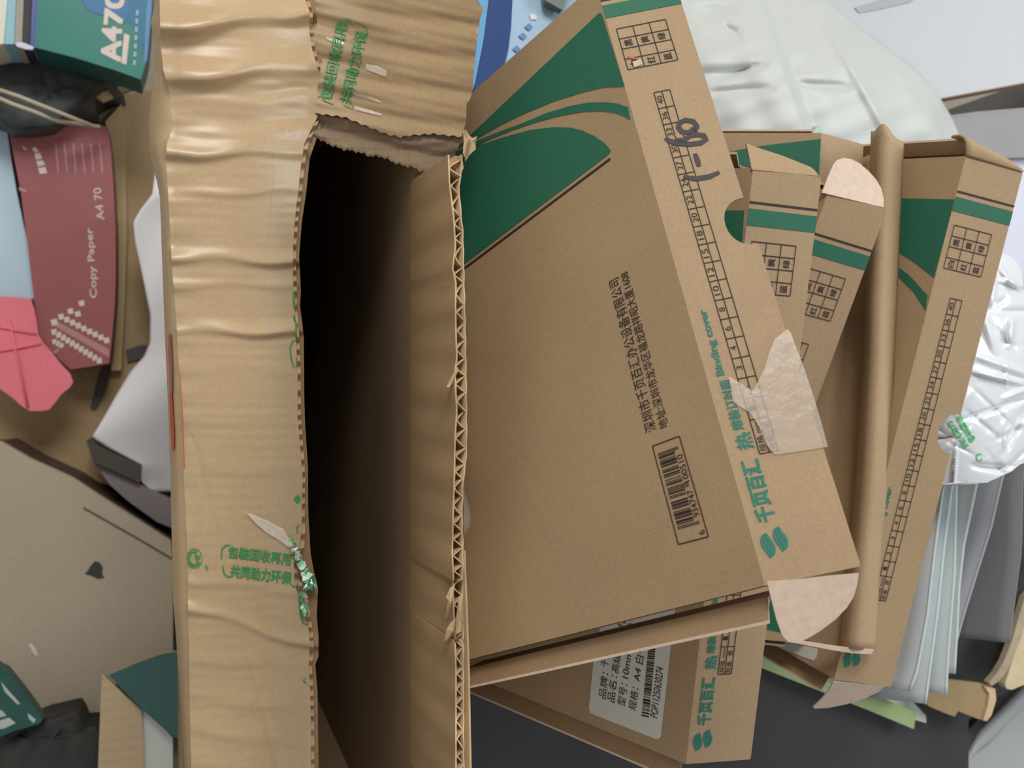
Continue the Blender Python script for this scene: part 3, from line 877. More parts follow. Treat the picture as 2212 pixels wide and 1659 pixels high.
# black cabinet that carries the row of boxes
BLK = mat('black_lacquer', rgb(62, 60, 62), 0.42, var=0.22, vscale=6, fine=0.08, fscale=400, spec=0.5)
cab = thing('black_cabinet', (0.5, -0.1, 0), 'black cabinet under the kraft boxes, its bare top seen at the lower edge', 'cabinet')
HCAB = 0.665
def boxp(name, x0, x1, y0, y1, z0, z1, m, parent):
    mb = MB(); mb.prism([Vector((x0, y0, z0)), Vector((x1, y0, z0)), Vector((x1, y1, z0)), Vector((x0, y1, z0))], (0, 0, z1 - z0), m)
    return mb.build(name, parent)
for nm, e, z0, z1 in (('top', 0.0, HC - HCAB - 0.02, HC - HCAB), ('body', 0.012, 0.0, HC - HCAB - 0.02)):
    mb = MB()
    q = [(0.137 + e, -0.62 + e), (0.75 - e, -0.62 + e), (0.75 - e, -0.34 + e), (0.98 - e, -0.24 + e), (0.98 - e, 0.25 - e), (0.137 + e, 0.25 - e)]
    mb.prism([Vector((x, y, z0)) for x, y in q], (0, 0, z1 - z0), BLK)
    mb.build(nm, cab)

# ---------------- left: low cabinet, reams, paper
LCB = mat('beige_laminate', rgb(190, 176, 156), 0.5, var=0.06, vscale=6, fine=0.05, fscale=250)
LCD = mat('brown_side', rgb(98, 80, 70), 0.6, var=0.08, vscale=10)
HL = 1.05
lc = thing('low_cabinet', hz(150, 1300, HL), 'low cabinet with scuffed beige top and dark brown side, left of the carton', 'cabinet')
edge = [(-80, 960), (0, 953), (66, 991), (159, 1033), (239, 1086), (369, 1168), (460, 1220)]
mb = MB(); hprism(mb, edge + [(460, 1760), (-80, 1760)], HL, HL + 0.012, LCB, LCB)
gr = [hz(180, 1097, HL), hz(300, 1165, HL), hz(374, 1209, HL)]
for a, b in zip(gr, gr[1:]):
    d = (b - a).normalized(); n = Vector((-d.y, d.x, 0)) * 0.0012; l = Vector((0, 0, 0.0004))
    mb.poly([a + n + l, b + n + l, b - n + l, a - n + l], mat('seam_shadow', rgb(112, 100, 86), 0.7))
def blot(mb, pts, m, h): mb.poly([hz(x, y, h - 0.0006) for x, y in pts], m)
STN = mat('dark_stain', rgb(70, 74, 70), 0.8)
blot(mb, [(196, 1222), (205, 1212), (216, 1216), (222, 1226), (220, 1240), (226, 1248), (212, 1251), (198, 1244), (183, 1240), (190, 1232)], STN, HL)
blot(mb, [(62, 1390), (70, 1391), (77, 1402), (82, 1414), (77, 1417), (68, 1405)], mat('white_fleck', rgb(232, 232, 222), 0.6), HL)
mb.build('top', lc)
mb = MB(); hprism(mb, [(x, y + 6) for x, y in edge] + [(460, 1760), (-80, 1760)], HL + 0.012, FL, LCD, LCD)
mb.build('body', lc)

KR3 = mat('old_kraft', rgb(178, 154, 118), 0.8, var=0.1, vscale=12, fine=0.06, fscale=200)
KR4 = mat('old_kraft_edge', rgb(196, 174, 130), 0.8, var=0.06, vscale=12)
bc = thing('brown_carton', hz(250, 600, 1.25), 'dusty brown carton lying under the dark red paper ream', 'carton')
flat('top', [(262, 205), (350, 190), (400, 1010), (280, 1060), (-80, 965), (-80, 560), (150, 300)], 1.17, 1.25, KR3, None, None, parent=bc)
flat('edge_strip', [(228, 262), (262, 225), (270, 300), (274, 500), (270, 640), (262, 800), (240, 800), (246, 640), (250, 480), (244, 380)], 1.155, 1.17, KR4, None, None, parent=bc)
flat('flap', [(200, 182), (212, 176), (230, 190), (245, 210), (222, 220), (200, 205)], 1.10, 1.105, KR4, None, None, parent=bc)
flat('flap', [(244, 178), (282, 158), (310, 184), (262, 200)], 1.09, 1.10, mat('olive_kraft', rgb(160, 148, 104), 0.8), None, None, parent=bc)
flat('tape_piece', [(272, 757), (300, 746), (324, 746), (326, 760), (306, 775), (276, 782)], 1.166, 1.1695, mat('dark_tape', rgb(86, 84, 80), 0.5), None, None, parent=bc)
flat('tape_piece', [(215, 800), (232, 780), (238, 800), (225, 850), (205, 885), (195, 880)], 1.166, 1.1695, mat('dark_tape', rgb(86, 84, 80), 0.5), None, None, parent=bc)

MAR = mat('maroon_wrapper', rgb(162, 96, 98), 0.45, var=0.05, vscale=8, fine=0.04, fscale=300)
MARW = mat('wrapper_white', rgb(226, 210, 200), 0.5)
MARP = mat('wrapper_pink', rgb(190, 142, 140), 0.5)
rm = thing('paper_ream', hz(150, 520, 1.15), 'dark red wrapped copy paper ream with white dotted pattern', 'paper ream')
mo = [(18, 281), (90, 276), (160, 270), (226, 272), (234, 277), (240, 330), (245, 400), (250, 500), (250, 600), (248, 660), (241, 740), (236, 785), (195, 792), (152, 798), (110, 760), (84, 722), (80, 690), (73, 643), (61, 540), (45, 415), (30, 340)]
HM = 1.10
mb = MB(); hprism(mb, mo, HM, 1.154, MAR, mat('maroon_side', rgb(118, 64, 68), 0.5))
MF = PxFrame(lambda x, y: hz(x, y, HM))
ptext(mb, MF, 'A4 70', (226, 474), (218, 405), 17, MARW, 0.01)
ptext(mb, MF, 'Copy Paper', (214, 643), (204, 492), 19, MARW, 0.015)
def dots(p0, p1, n, r, m):
    for k in range(n):
        t = k / max(n - 1, 1); x = p0[0] + (p1[0] - p0[0]) * t; y = p0[1] + (p1[1] - p0[1]) * t
        ppoly(mb, MF, [(x - r, y - r * .6), (x + r * .7, y - r), (x + r, y + r * .7), (x - r * .6, y + r)], m, 0.0006)
dots((176, 655), (176, 655), 1, 7, MARW); dots((152, 672), (168, 678), 2, 7, MARW)
dots((132, 684), (230, 735), 9, 7, MARW); dots((117, 696), (117, 696), 1, 8, MARW)
ppoly(mb, MF, [(124, 694), (236, 755), (236, 772), (120, 706)], MARP, 0.0005)
dots((117, 717), (214, 779), 11, 7, MARW); dots((118, 738), (132, 746), 3, 6, MARW); dots((118, 760), (124, 757), 2, 4, MARP)
for k in range(6):
    x = 118 + 19 * k
    ppoly(mb, MF, [(x, 310), (x + 4, 308), (x + 10, 372), (x + 6, 374)], MARP, 0.0005)
for q in ([(68, 322), (76, 317), (84, 326), (78, 331)], [(74, 333), (86, 330), (92, 342), (78, 345)], [(78, 348), (92, 346), (98, 356), (82, 360)], [(82, 363), (98, 360), (102, 374), (86, 376)], [(48, 316), (56, 320), (58, 325), (50, 321)]): ppoly(mb, MF, q, MARW, 0.0006)
ppoly(mb, MF, [(40, 404), (58, 410), (56, 416), (42, 412)], MARP, 0.0006)
mb.build('wrapper', rm)

PB = mat('pale_blue_plastic', rgb(200, 228, 244), 0.4, var=0.03, vscale=10)
flat('plastic_bin', [(-80, 180), (0, 238), (14, 275), (25, 350), (36, 415), (52, 490), (61, 530), (68, 600), (74, 645), (-80, 650)], 1.12, 1.169, PB, 'pale blue plastic bin at the left edge beside the red ream', 'bin')
PK = mat('pink_cloth', rgb(250, 136, 152), 0.8, var=0.05, vscale=12, fine=0.05, fscale=300)
pk = [(-60, 638), (0, 640), (40, 642), (66, 645), (74, 668), (80, 700), (82, 722), (92, 738), (110, 760), (135, 790), (152, 808), (158, 826), (150, 838), (132, 852), (122, 866), (106, 885), (90, 888), (66, 888), (48, 878), (28, 860), (0, 840), (-60, 800)]
mb = MB()
ring = [hz(x, y, 1.094) for x, y in pk]
mb.prism(ring, (0, 0, -0.004), PK)
for a, b in (((-20, 702), (78, 722)), ((-10, 760), (90, 742)), ((20, 690), (60, 880))):
    p, q = hz(*a, 1.0935), hz(*b, 1.0935)
    mb.tube([p, p.lerp(q, 0.5) + Vector((0, 0, 0.0015)), q], 0.0016, PK, 6)
tag(mb.build('pink_cloth'), 'bright pink folded cloth lying over the corner of the red ream', 'cloth')

GRN = mat('green_wrapper', rgb(34, 124, 112), 0.35, var=0.06, vscale=10, fine=0.04, fscale=300)
BLU = mat('blue_wrapper', rgb(38, 110, 160), 0.35); BLL = mat('pale_blue_wrapper', rgb(92, 140, 186), 0.4)
gp = thing('paper_ream', hz(200, 60, 1.2), 'green and blue paper ream with large white A4 70 lettering', 'paper ream')
HG = 1.0
mb = MB(); hprism(mb, [(86, -70), (332, -70), (328, 20), (320, 110), (314, 140), (304, 172), (250, 152), (160, 124), (74, 102)], HG, HG + 0.05, GRN, mat('green_wrapper_side', rgb(40, 90, 84), 0.4))
GF = PxFrame(lambda x, y: hz(x, y, HG))
ppoly(mb, GF, [(168, -60), (176, 0), (188, 20), (205, 28), (226, 34), (250, 44), (268, 52), (278, 30), (276, -60)], BLU, 0.0006)
ppoly(mb, GF, [(316, 20), (328, -60), (331, -60), (327, 20), (318, 130), (310, 140)], BLL, 0.0007)
ppoly(mb, GF, [(276, -60), (328, -60), (314, 80), (306, 120), (290, 60), (270, 40)], mat('mid_blue_wrapper', rgb(44, 116, 152), 0.4), 0.0004)
ptext(mb, GF, 'A4', (259, 132), (262, 60), 40, MARW, 0.05)
ptext(mb, GF, '70', (263, 54), (268, -14), 38, MARW, 0.05)
ppoly(mb, GF, [(268, 72), (280, 76), (273, 140), (262, 136)], MARW, 0.0008)
for k in range(7):
    y = 60 - 18 * k + 70
    ppoly(mb, GF, [(288 + k, y), (294 + k, y), (293 + k, y + 11), (287 + k, y + 11)], mat('wrapper_grey', rgb(160, 190, 190), 0.5), 0.0008)
mb.build('wrapper', gp)
flat('side_band', [(72, -70), (86, -70), (77, 100), (66, 96)], HG + 0.002, HG + 0.05, mat('violet_band', rgb(92, 100, 172), 0.4), None, None, parent=gp)
for nm, q, m, lb, ct in (('paper_pad', [(-70, -70), (22, -70), (8, 94), (-70, 110)], mat('cream_pad', rgb(226, 228, 212), 0.6), 'cream paper pad at the top left corner', 'pad'),
                  ('paper_pad', [(23, -70), (38, -70), (30, 95), (9, 95)], mat('blue_pad', rgb(150, 196, 212), 0.5), 'narrow light blue pad beside the cream pad', 'pad'),
                  ('paper_pad', [(39, -70), (54, -70), (47, 98), (31, 96)], mat('grey_pad', rgb(168, 166, 152), 0.6), 'narrow grey pad between blue pad and black binder', 'pad'),
                  ('binder', [(55, -70), (71, -70), (65, 98), (48, 98)], mat('dark_binder', rgb(62, 62, 60), 0.5), 'thin black binder against the green ream', 'binder')):
    flat(nm, q, HG + 0.005, HG + 0.06, m, lb, ct)
flat('plastic_tag', [(34, 92), (48, 91), (74, 101), (70, 107), (56, 106), (36, 100)], HG + 0.001, HG + 0.004, mat('tag_white', rgb(214, 214, 236), 0.4), 'small whitish plastic tag at the green ream corner', 'tag')

BAG = mat('black_bag', rgb(70, 76, 74), 0.5, var=0.25, vscale=14, bump=0.6, bscale=18)
def lump(name, pxs, h, hb, m, label, cat, amp=0.012):
    mb = MB()
    n = len(pxs)
    cx = sum(p[0] for p in pxs) / n; cy = sum(p[1] for p in pxs) / n
    rings = []
    for k, f in enumerate((1.0, 0.97, 0.88, 0.7, 0.45, 0.2)):
        rings.append([mb.vert(hz(cx + (x - cx) * f, cy + (y - cy) * f, h + amp * (0.9, 0.4, 0.1, 0.0, -0.1, 0.1)[k] + amp * 0.35 * math.sin(i * 1.7 + k * 2.1))) for i, (x, y) in enumerate(pxs)])
    bot = [mb.vert(hz(x, y, h + amp) + Vector((0, 0, -(hb - h - amp)))) for x, y in pxs]
    for a, b in zip([bot] + rings, rings):
        if a is b: continue
        for i in range(n): mb.face((a[i], a[(i + 1) % n], b[(i + 1) % n], b[i]), m, True)
    c = mb.vert(hz(cx, cy, h))
    for i in range(n): mb.face((rings[-1][i], rings[-1][(i + 1) % n], c), m, True)
    mb.face(bot[::-1], m)
    return tag(mb.build(name), label, cat)
lump('black_bag', [(-60, 160), (0, 130), (40, 108), (75, 100), (130, 112), (200, 134), (260, 158), (262, 172), (220, 182), (200, 195), (196, 215), (160, 240), (132, 262), (110, 276), (60, 280), (18, 282), (0, 262), (-60, 240)], 1.06, 1.249, BAG, 'black plastic bag between the green ream and the red ream', 'bag')
CORD = mat('pale_cord', rgb(196, 184, 158), 0.7)
mb = MB(); mb.tube([hz(-20, 188, 1.035), hz(40, 208, 1.03), hz(120, 240, 1.03), hz(200, 272, 1.055)], 0.0022, CORD)
tag(mb.build('cord'), 'upper of two pale cords crossing the black bag', 'cord')
mb = MB(); mb.tube([hz(-20, 204, 1.035), hz(25, 224, 1.03), hz(70, 240, 1.03), hz(125, 262, 1.045), hz(215, 274, 1.07)], 0.0022, CORD)
tag(mb.build('cord'), 'lower of two pale cords crossing the black bag', 'cord')

# curled white sheet beside the carton
PAP = mat('white_sheet', rgb(242, 242, 246), 0.6, var=0.02, vscale=8)
wl = [(340, 352), (360, 346), (380, 334), (420, 329), (455, 302), (480, 288), (520, 292), (600, 309), (680, 325), (740, 324), (770, 312), (800, 284), (850, 254), (900, 226), (944, 199), (965, 232), (985, 270), (1002, 303), (1040, 304), (1062, 330)]
def sheet(a, b):
    y = 340 + 722 * b
    xl = lerp_poly(wl, y); xr = 395
    x = xl + (xr - xl) * a
    h = 1.10 - 0.05 * math.sin(b * 3.0) * (0.4 + 0.6 * a) + 0.012 * math.sin(y * 0.012 + 2 * a)
    return clampx(hz(x, y, h), x)
mb = MB(); mb.grid(sheet, 14, 90, PAP)
o = tag(mb.build('paper_sheet'), 'curled white paper sheet behind the left side of the tall carton', 'paper'); sm = o.modifiers.new('thickness', 'SOLIDIFY'); sm.thickness = 0.0006
flat('folder', [(186, 952), (205, 952), (250, 972), (306, 1004), (302, 1044), (255, 1022), (203, 1000)], 1.085, 1.15, mat('charcoal_board', rgb(84, 82, 76), 0.6), 'charcoal strip of folder under the white sheet', 'folder')
flat('paper_pad', [(204, 1002), (255, 1024), (302, 1046), (340, 1064), (400, 1080), (400, 1140), (340, 1128), (280, 1085), (240, 1050)], 1.095, 1.16, mat('mauve_pad', rgb(150, 142, 146), 0.6), 'mauve grey pad by the dark brown cabinet side', 'pad')

# bottom left: open ream box, black bag, green packet
ob = thing('ream_box', hz(300, 1550, 1.05), 'open paper box with teal outside and ribbed tan flap, on the low cabinet', 'box')
RIB = mat('ribbed_tan', rgb(206, 182, 146), 0.7, var=0.05, vscale=14, wave=('Y', 30, 0.35))
TEA = mat('teal_board', rgb(66, 104, 102), 0.55, var=0.04, vscale=10, fine=0.04, fscale=300)
flat('flap', [(221, 1452), (228, 1462), (268, 1500), (306, 1534), (310, 1600), (314, 1760), (208, 1760), (214, 1600), (218, 1500)], 0.985, 0.99, RIB, None, None, parent=ob)
mb = MB()
q = [hz(234, 1458, 0.98), hz(300, 1430, 0.985), hz(345, 1414, 0.99), hz(420, 1400, 0.99), hz(420, 1598, 0.965), hz(374, 1592, 0.965), hz(306, 1532, 0.972)]
mb.prism(q, (0, 0, -0.004), TEA, KR4)
o = mb.build('lid', ob); o['label'] = 'teal lid panel'
flat('body', [(250, 1480), (420, 1440), (420, 1760), (250, 1760)], 1.005, 1.049, TEA, None, None, parent=ob)
flat('paper_stack', [(308, 1534), (330, 1550), (374, 1594), (420, 1620), (420, 1760), (314, 1760), (310, 1600)], 0.988, 1.003, mat('stack_white', rgb(222, 224, 216), 0.6), 'stack of white paper inside the open teal box', 'paper')
lump('black_bag', [(-60, 1580), (0, 1590), (50, 1572), (100, 1552), (150, 1540), (168, 1536), (178, 1550), (186, 1570), (206, 1568), (222, 1580), (226, 1760), (-60, 1760)], 0.995, 1.049, mat('black_bag_matte', rgb(68, 68, 66), 0.7, var=0.15, vscale=10, bump=0.4, bscale=20), 'black bag on the low cabinet, bottom left corner', 'bag')
pk = thing('packet', hz(30, 1520, 1.0), 'teal packet with white lettering on the black bag', 'packet')
TK = mat('teal_packet', rgb(56, 98, 92), 0.35, var=0.15, vscale=30)
mb = MB(); hprism(mb, [(-60, 1400), (0, 1444), (14, 1450), (40, 1482), (66, 1516), (92, 1555), (84, 1564), (50, 1574), (28, 1580), (0, 1592), (-60, 1610)], 0.975, 0.993, TK, TK)
KF = PxFrame(lambda x, y: hz(x, y, 0.975))
for q in ([(-8, 1530), (6, 1536), (14, 1546), (-8, 1552)], [(-8, 1558), (20, 1550), (34, 1562), (8, 1574), (-8, 1576)], [(2, 1472), (10, 1482), (44, 1520), (38, 1522), (10, 1494)], [(60, 1540), (78, 1555), (72, 1562), (62, 1552)]): ppoly(mb, KF, q, mat('packet_white', rgb(196, 206, 194), 0.5), 0.0006)
mb.build('wrapper', pk)

# ---------------- top centre: blue document case
dc = thing('document_case', hz(1120, 60, 0.66), 'pale blue plastic document case with navy spine behind the front box', 'document case')
flat('cover', [(1015, -90), (1330, -90), (1230, 20), (1015, 225)], 0.60, 0.655, mat('case_blue', rgb(176, 204, 226), 0.35, var=0.04, vscale=14), None, None, parent=dc)
flat('spine', [(1068, -90), (1112, -90), (1104, 60), (1098, 108), (1085, 160), (1015, 225), (1027, 180), (1045, 90)], 0.597, 0.60, mat('case_navy', rgb(52, 78, 132), 0.35), None, None, parent=dc)
flat('edge_strip', [(1044, -90), (1067, -90), (1044, 90), (1026, 180), (1010, 225), (1022, 90)], 0.5965, 0.60, mat('case_sky', rgb(112, 172, 214), 0.3), None, None, parent=dc)
flat('sticker', [(1145, 33), (1152, 30), (1160, 35), (1158, 42), (1147, 42)], 0.599, 0.60, WHITE, None, None, parent=dc)
for x, y in ((1143, 58), (1130, 78), (1117, 106)):
    flat('stud', [(x - 9, y), (x, y - 8), (x + 8, y), (x, y + 8)], 0.599, 0.60, mat('case_mark', rgb(112, 146, 190), 0.4), None, None, parent=dc)
flat('grey_bar', [(1176, -60), (1240, -60), (1215, 22), (1180, 2)], 0.59, 0.597, mat('bar_grey', rgb(120, 128, 124), 0.5), 'grey bar across the corner of the blue document case', 'bar')

# ---------------- right: white desk, plastic bags, folders, torn carton
dk = thing('white_desk', hz(2100, 60, 1.25), 'white desk top with brown wooden edge in the upper right corner', 'desk')
DW = mat('desk_white', rgb(180, 184, 188), 0.35, var=0.02, vscale=4)
flat('top', [(1500, -140), (2420, -140), (2420, 140), (2212, 178), (2037, 211), (1900, 236), (1500, 236)], 0.640, 0.652, DW, None, None, mside=mat('desk_edge', rgb(176, 146, 124), 0.5), parent=dk)
flat('groove_shade', [(1846, 17), (1857, 28), (1900, 20), (1968, 4), (2010, -30), (1960, -30), (1900, 0)], 0.6392, 0.640, mat('groove_shade_grey', rgb(168, 170, 172), 0.6), None, None, parent=dk)  # flat grey strip: shade of a desk-top groove painted as colour, nothing recessed
def sidepx(pts, h0, h1): return [hz(x, y, h0) for x, y in pts] + [hz(x, y, h0) + Vector((0, 0, -(h1 - h0))) for x, y in pts[::-1]]
mb = MB(); mb.prism(sidepx([(1900, 238), (2037, 213), (2212, 180), (2420, 142)], 0.6405, 0.662), (0, 0.006, 0), mat('wood_edge', rgb(178, 148, 126), 0.45, var=0.06, vscale=20))
o = mb.build('edge_band', dk)
mb = MB(); mb.prism([p + Vector((0, 0.02, -0.025)) for p in sidepx([(1900, 238), (2037, 213), (2212, 180), (2420, 142)], 0.6405, 0.70)], (0, 0.006, 0), mat('grey_panel', rgb(140, 138, 138), 0.5))
mb.build('apron', dk)
mb = MB()
boxp('leg', 1.00, 1.04, 0.34, 0.38, 0.0, HC - 0.652, mat('leg_grey', rgb(150, 150, 150), 0.5), dk)
boxp('leg', 0.86, 0.90, 0.52, 0.56, 0.0, HC - 0.652, mat('leg_grey', rgb(150, 150, 150), 0.5), dk)
pst = [(2052, 258), (2110, 250), (2330, 232), (2330, 338), (2120, 342), (2085, 334)]
for k in range(4):
    flat('paper_stack', [(x, y - 3 * k) for x, y in pst], 0.640 + 0.006 * k - 0.004, 0.6455 + 0.006 * k - 0.004, mat('stack_grey', rgb(150, 148, 150), 0.6, var=0.03, vscale=20),
         ('topmost', 'second', 'third', 'lowest')[k] + ' grey paper pad stacked under the desk edge at the right', 'paper pad', 'grey pads under the desk')
flat('paper_sheet', [(2120, 338), (2300, 338), (2300, 690), (2180, 640), (2150, 560), (2130, 440)], 0.645, 0.664, mat('lilac_sheet', rgb(212, 214, 230), 0.5), 'pale lilac paper pile at the right edge above the plastic bag', 'paper')

PLW = mat('white_poly', rgb(196, 200, 195), 0.4, var=0.02, vscale=20, spec=0.4)
br = [(-90, 1690), (-20, 1745), (10, 1792), (60, 1852), (110, 1922), (160, 1986), (200, 2022), (250, 2052), (290, 2074), (330, 2084), (420, 2090)]
BGF = [(30, 20, 1490, 1600, 14, 0.004), (165, 150, 1490, 1620, 12, 0.005), (60, 75, 1560, 1600, 10, 0.003), (175, 135, 1530, 1660, 8, 0.005), (200, 190, 1525, 1680, 8, 0.003), (180, 188, 1715, 1840, 7, 0.004)]
def bigbag(a, b):
    y = -90 + 510 * b
    xr = lerp_poly(br, y)
    x = 1380 + (xr - 1380) * a
    h = 0.575 + 0.045 * a ** 3 - 0.02 * math.sin(b * math.pi) 
    for yl, yr, x0, x1, sg, am in BGF:
        if x0 - 60 < x < x1 + 60:
            t = (x - x0) / (x1 - x0); yc = yl + (yr - yl) * t
            h += am * math.exp(-((y - yc) / sg) ** 2) * max(0, 1 - abs(2 * t - 1) ** 3) 
    xs = 1645 + 0.36 * y
    h += 0.004 * math.tanh((x - xs) / 6)
    xs2 = 1790 + 0.55 * (y - 60)
    h -= 0.003 * math.exp(-((x - xs2) / 12) ** 2)
    h += 0.0012 * math.sin(x * 0.05 + y * 0.03) * math.sin(y * 0.06 - x * 0.012)
    h += 0.05 * max(0, a - 0.93) / 0.07 * 0.6
    return hz(x, y, h)
mb = MB(); mb.grid(bigbag, 120, 90, PLW)
o = tag(mb.build('plastic_bag'), 'large matte white plastic bag spread behind the boxes, top right', 'bag'); sm = o.modifiers.new('thickness', 'SOLIDIFY'); sm.thickness = 0.0008; sm.offset = -1
flat('green_scrap', [(1752, 300), (1758, 282), (1768, 270), (1776, 272), (1777, 300), (1770, 320)], 0.568, 0.57, mat('pale_green_film', rgb(176, 200, 178), 0.4), 'pale green plastic scrap at the box top against the white bag', 'scrap')

PLC = mat('clear_poly', rgb(234, 238, 242), 0.16, var=0.02, vscale=20, spec=0.7, bump=0.0)
b2r = [(540, 2150), (556, 2186), (575, 2200), (600, 2212), (640, 2216), (760, 2240), (990, 2235), (1003, 2200), (1018, 2186), (1032, 2157), (1043, 2128), (1048, 2040)]
rn = random.Random(21)
WR = [(rn.uniform(2010, 2212), rn.uniform(580, 1030), rn.uniform(0, math.pi), rn.uniform(20, 80), rn.uniform(3, 8), rn.uniform(-0.006, 0.006)) for _ in range(70)]
def smallbag(x, y):
    h = 0.440 + 0.02 * ((x - 2110) / 100.0) ** 2 * 0.5 + 0.012 * ((y - 800) / 240.0) ** 2
    for cx, cy, an, ln, sg, am in WR:
        dx, dy = x - cx, y - cy
        t = dx * math.cos(an) + dy * math.sin(an); q = -dx * math.sin(an) + dy * math.cos(an)
        if abs(t) < ln and abs(q) < 3 * sg: h += am * (1 - (t / ln) ** 2) * math.exp(-(q / sg) ** 2)
    return hz(x, y, h)
def sb_fn(a, b):
    y = 540 + 508 * b
    xr = lerp_poly(b2r, y) + 3 * math.sin(y * 0.09)
    xl = 1965
    return smallbag(xl + (xr - xl) * a, y)
mb = MB(); mb.grid(sb_fn, 90, 150, PLC)
SBF = PxFrame(smallbag)
LG = mat('bag_green_ink', rgb(120, 206, 150), 0.3)
ptext(mb, SBF, '包装回收', (2108, 952), (2076, 896), 13, LG, 0.03, 0.0015)
ptext(mb, SBF, '共同助力', (2094, 962), (2056, 908), 13, LG, 0.03, 0.0015)
stroke(mb, SBF, arc(2116, 988, 6, 20, 320), 3, LG, 0.0015)
o = tag(mb.build('plastic_bag'), 'shiny crumpled white plastic bag with green print, right edge', 'bag'); sm = o.modifiers.new('thickness', 'SOLIDIFY'); sm.thickness = 0.0006; sm.offset = -1

# upright binding covers behind box E
CV = film('frosted_cover', rgb(196, 210, 214), 0.86, 0.25); CVE = mat('cover_edge', rgb(218, 230, 228), 0.3, spec=0.6); SPG = mat('green_spine', rgb(168, 186, 134), 0.4)
covers = [([(2046, 1010), (2035, 1060), (2017, 1198), (2002, 1329), (1980, 1449), (1964, 1492)], 0.635, 1, 'nearest frosted binding cover standing against the last kraft box'),
          ([(2062, 1010), (2055, 1052), (2039, 1179), (2025, 1318), (2010, 1429), (1998, 1520)], 0.650, 0, 'frosted binding cover second from the last kraft box'),
          ([(2068, 1010), (2065, 1052), (2061, 1238), (2053, 1337), (2047, 1417), (2043, 1500)], 0.668, 0, 'frosted binding cover third from the last kraft box'),
          ([(2116, 1010), (2109, 1044), (2081, 1179), (2071, 1270), (2067, 1357), (2061, 1455)], 0.684, 1, 'frosted binding cover with pale green foot, fourth from the last box'),
          ([(2172, 1010), (2164, 1032), (2140, 1139), (2109, 1238), (2081, 1329), (2064, 1390)], 0.700, 0, 'grey frosted binding cover fifth from the last kraft box'),
          ([(2215, 980), (2208, 1040), (2204, 1198), (2188, 1318), (2180, 1389)], 0.716, 0, 'dim grey binding cover at the far right edge')]
for k, (pl, z, sp, lb) in enumerate(covers):
    c = thing('binding_cover', at(pl[2][0], pl[2][1], z + 0.1), lb, 'binding cover', 'frosted binding covers')
    tab = [(y, x) for x, y in pl]; y0, y1 = pl[0][1], pl[-1][1]
    def cf(a, b, tab=tab, z=z, y0=y0, y1=y1):
        y = y0 + (y1 - y0) * b
        x = lerp_poly(tab, y)
        return at(x - 120 * (1 - a), y - 14 * (1 - a) * b, z + 0.045 * (1 - a))
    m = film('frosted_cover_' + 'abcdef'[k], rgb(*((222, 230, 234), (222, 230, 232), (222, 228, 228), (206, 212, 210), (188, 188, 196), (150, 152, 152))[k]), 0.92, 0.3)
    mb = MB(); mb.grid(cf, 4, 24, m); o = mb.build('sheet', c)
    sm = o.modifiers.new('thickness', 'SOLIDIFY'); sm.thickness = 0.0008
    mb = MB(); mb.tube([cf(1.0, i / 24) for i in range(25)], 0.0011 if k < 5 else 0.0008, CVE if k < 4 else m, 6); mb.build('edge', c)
    if sp:
        mb = MB(); mb.grid(lambda a, b: cf(0.84 + 0.15 * a, 0.86 + 0.14 * b) + Vector((0, 0, 0.0012)), 2, 6, SPG); mb.build('spine', c)
# covers lying flat under the boxes
fc = thing('binding_cover', hz(1800, 1500, 0.664), 'binding cover lying flat below the last boxes, with long green spine', 'binding cover')
flat('sheet', [(1600, 1340), (1900, 1440), (2000, 1545), (2001, 1562), (1980, 1556), (1600, 1405)], 0.655, 0.658, mat('cover_pale', rgb(206, 218, 206), 0.35), None, None, parent=fc)
flat('spine', [(1600, 1400), (1650, 1418), (1780, 1470), (1885, 1500), (1980, 1538), (1974, 1575), (1880, 1536), (1780, 1496), (1648, 1444), (1600, 1424)], 0.650, 0.655, SPG, None, None, parent=fc)
fc2 = thing('binding_cover', hz(1900, 1480, 0.65), 'binding cover with wide green foot just right of the lowest tuck ear', 'binding cover')
flat('sheet', [(1850, 1400), (1960, 1430), (1965, 1492), (1905, 1476), (1850, 1460)], 0.636, 0.639, mat('cover_foot_white', rgb(214, 220, 218), 0.35), None, None, parent=fc2)
flat('spine', [(1880, 1462), (1905, 1476), (1965, 1492), (1978, 1450), (1994, 1462), (1986, 1490), (1972, 1515), (1930, 1500), (1880, 1484)], 0.634, 0.640, SPG, None, None, parent=fc2)

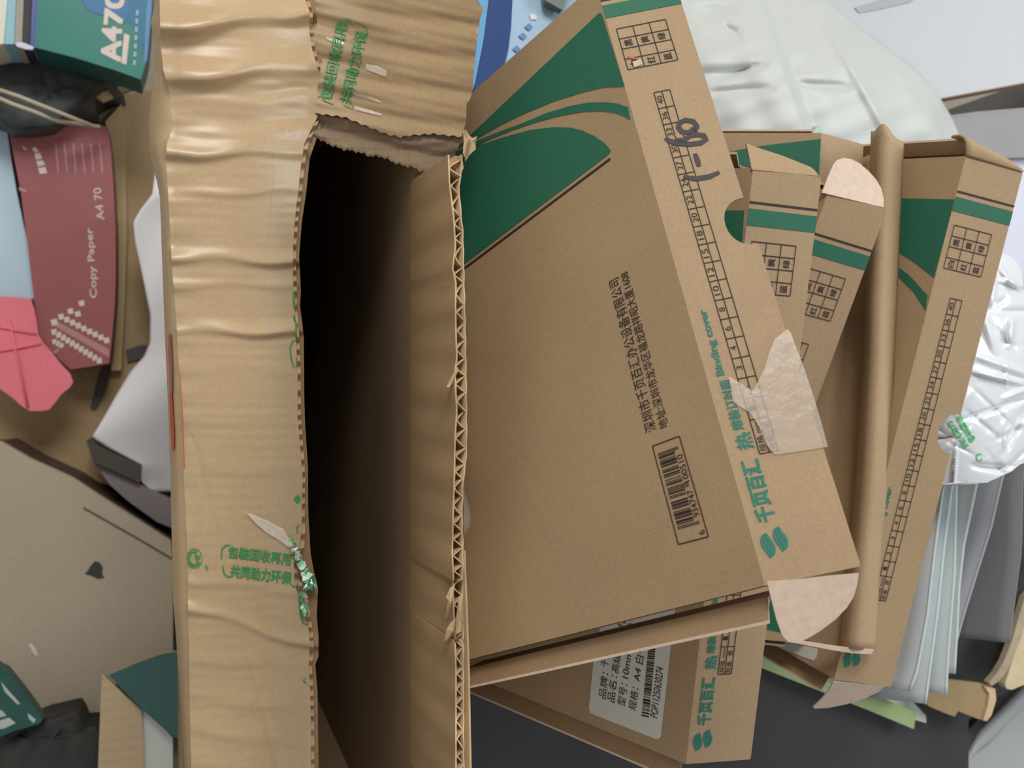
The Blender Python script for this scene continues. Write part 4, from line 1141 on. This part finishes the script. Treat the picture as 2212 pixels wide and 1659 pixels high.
# torn kraft carton behind the covers
tc = thing('torn_carton', hz(2100, 1480, 0.72), 'torn kraft carton piece with ragged edge, lower right by the binding covers', 'carton')
flat('panel', [(1990, 1480), (2010, 1478), (2060, 1470), (2130, 1478), (2146, 1486), (2150, 1500), (2147, 1525), (2138, 1545), (2132, 1558), (2110, 1552), (2070, 1536), (2062, 1548), (2040, 1540), (2005, 1525)], 0.640, 0.645, mat('torn_kraft', rgb(164, 142, 104), 0.8, var=0.1, vscale=30, wave=('Y', 30, 0.12)), None, None, parent=tc)
flat('torn_edge', [(2126, 1482), (2150, 1488), (2152, 1512), (2142, 1545), (2132, 1558), (2124, 1556), (2134, 1525), (2138, 1500)], 0.638, 0.640, LIT, None, None, parent=tc)
tc = thing('torn_carton', hz(2200, 1400, 0.72), 'kraft carton edge with crumpled lining at the right frame edge', 'carton')
flat('wall', [(2136, 1474), (2152, 1456), (2168, 1430), (2180, 1400), (2188, 1378), (2200, 1335), (2214, 1290), (2330, 1150), (2330, 1200), (2228, 1310), (2214, 1350), (2203, 1385), (2192, 1412), (2178, 1446), (2160, 1470), (2142, 1482)], 0.635, 0.641, mat('torn_wall', rgb(178, 162, 138), 0.85, var=0.15, vscale=60, bump=0.6, bscale=120), None, None, parent=tc)
flat('lining', [(2214, 1326), (2204, 1366), (2192, 1410), (2180, 1450), (2171, 1478), (2175, 1488), (2186, 1490), (2200, 1484), (2216, 1478), (2330, 1450), (2330, 1240)], 0.638, 0.646, mat('lining_cream', rgb(214, 196, 160), 0.6, var=0.08, vscale=40, bump=0.8, bscale=60), None, None, parent=tc)
gc = thing('grey_cabinet', hz(2200, 1620, 1.25), 'light grey cabinet top with rounded rim in the bottom right corner', 'cabinet')
GCM = mat('grey_enamel', rgb(176, 178, 178), 0.4, var=0.03, vscale=6)
flat('top', [(2062, 1659), (2125, 1592), (2214, 1496), (2400, 1330), (2400, 1800), (2012, 1800)], 0.72, 0.74, GCM, None, None, parent=gc)
mb = MB(); mb.tube([hz(2018, 1778, 0.722), hz(2062, 1662, 0.722), hz(2125, 1594, 0.722), hz(2214, 1498, 0.722), hz(2380, 1345, 0.722)], 0.008, GCM, 10); mb.build('rim', gc)
flat('body', [(2075, 1665), (2130, 1604), (2214, 1510), (2400, 1350), (2400, 1790), (2025, 1790)], 0.74, 1.25, mat('grey_body', rgb(120, 116, 118), 0.5), None, None, parent=gc)
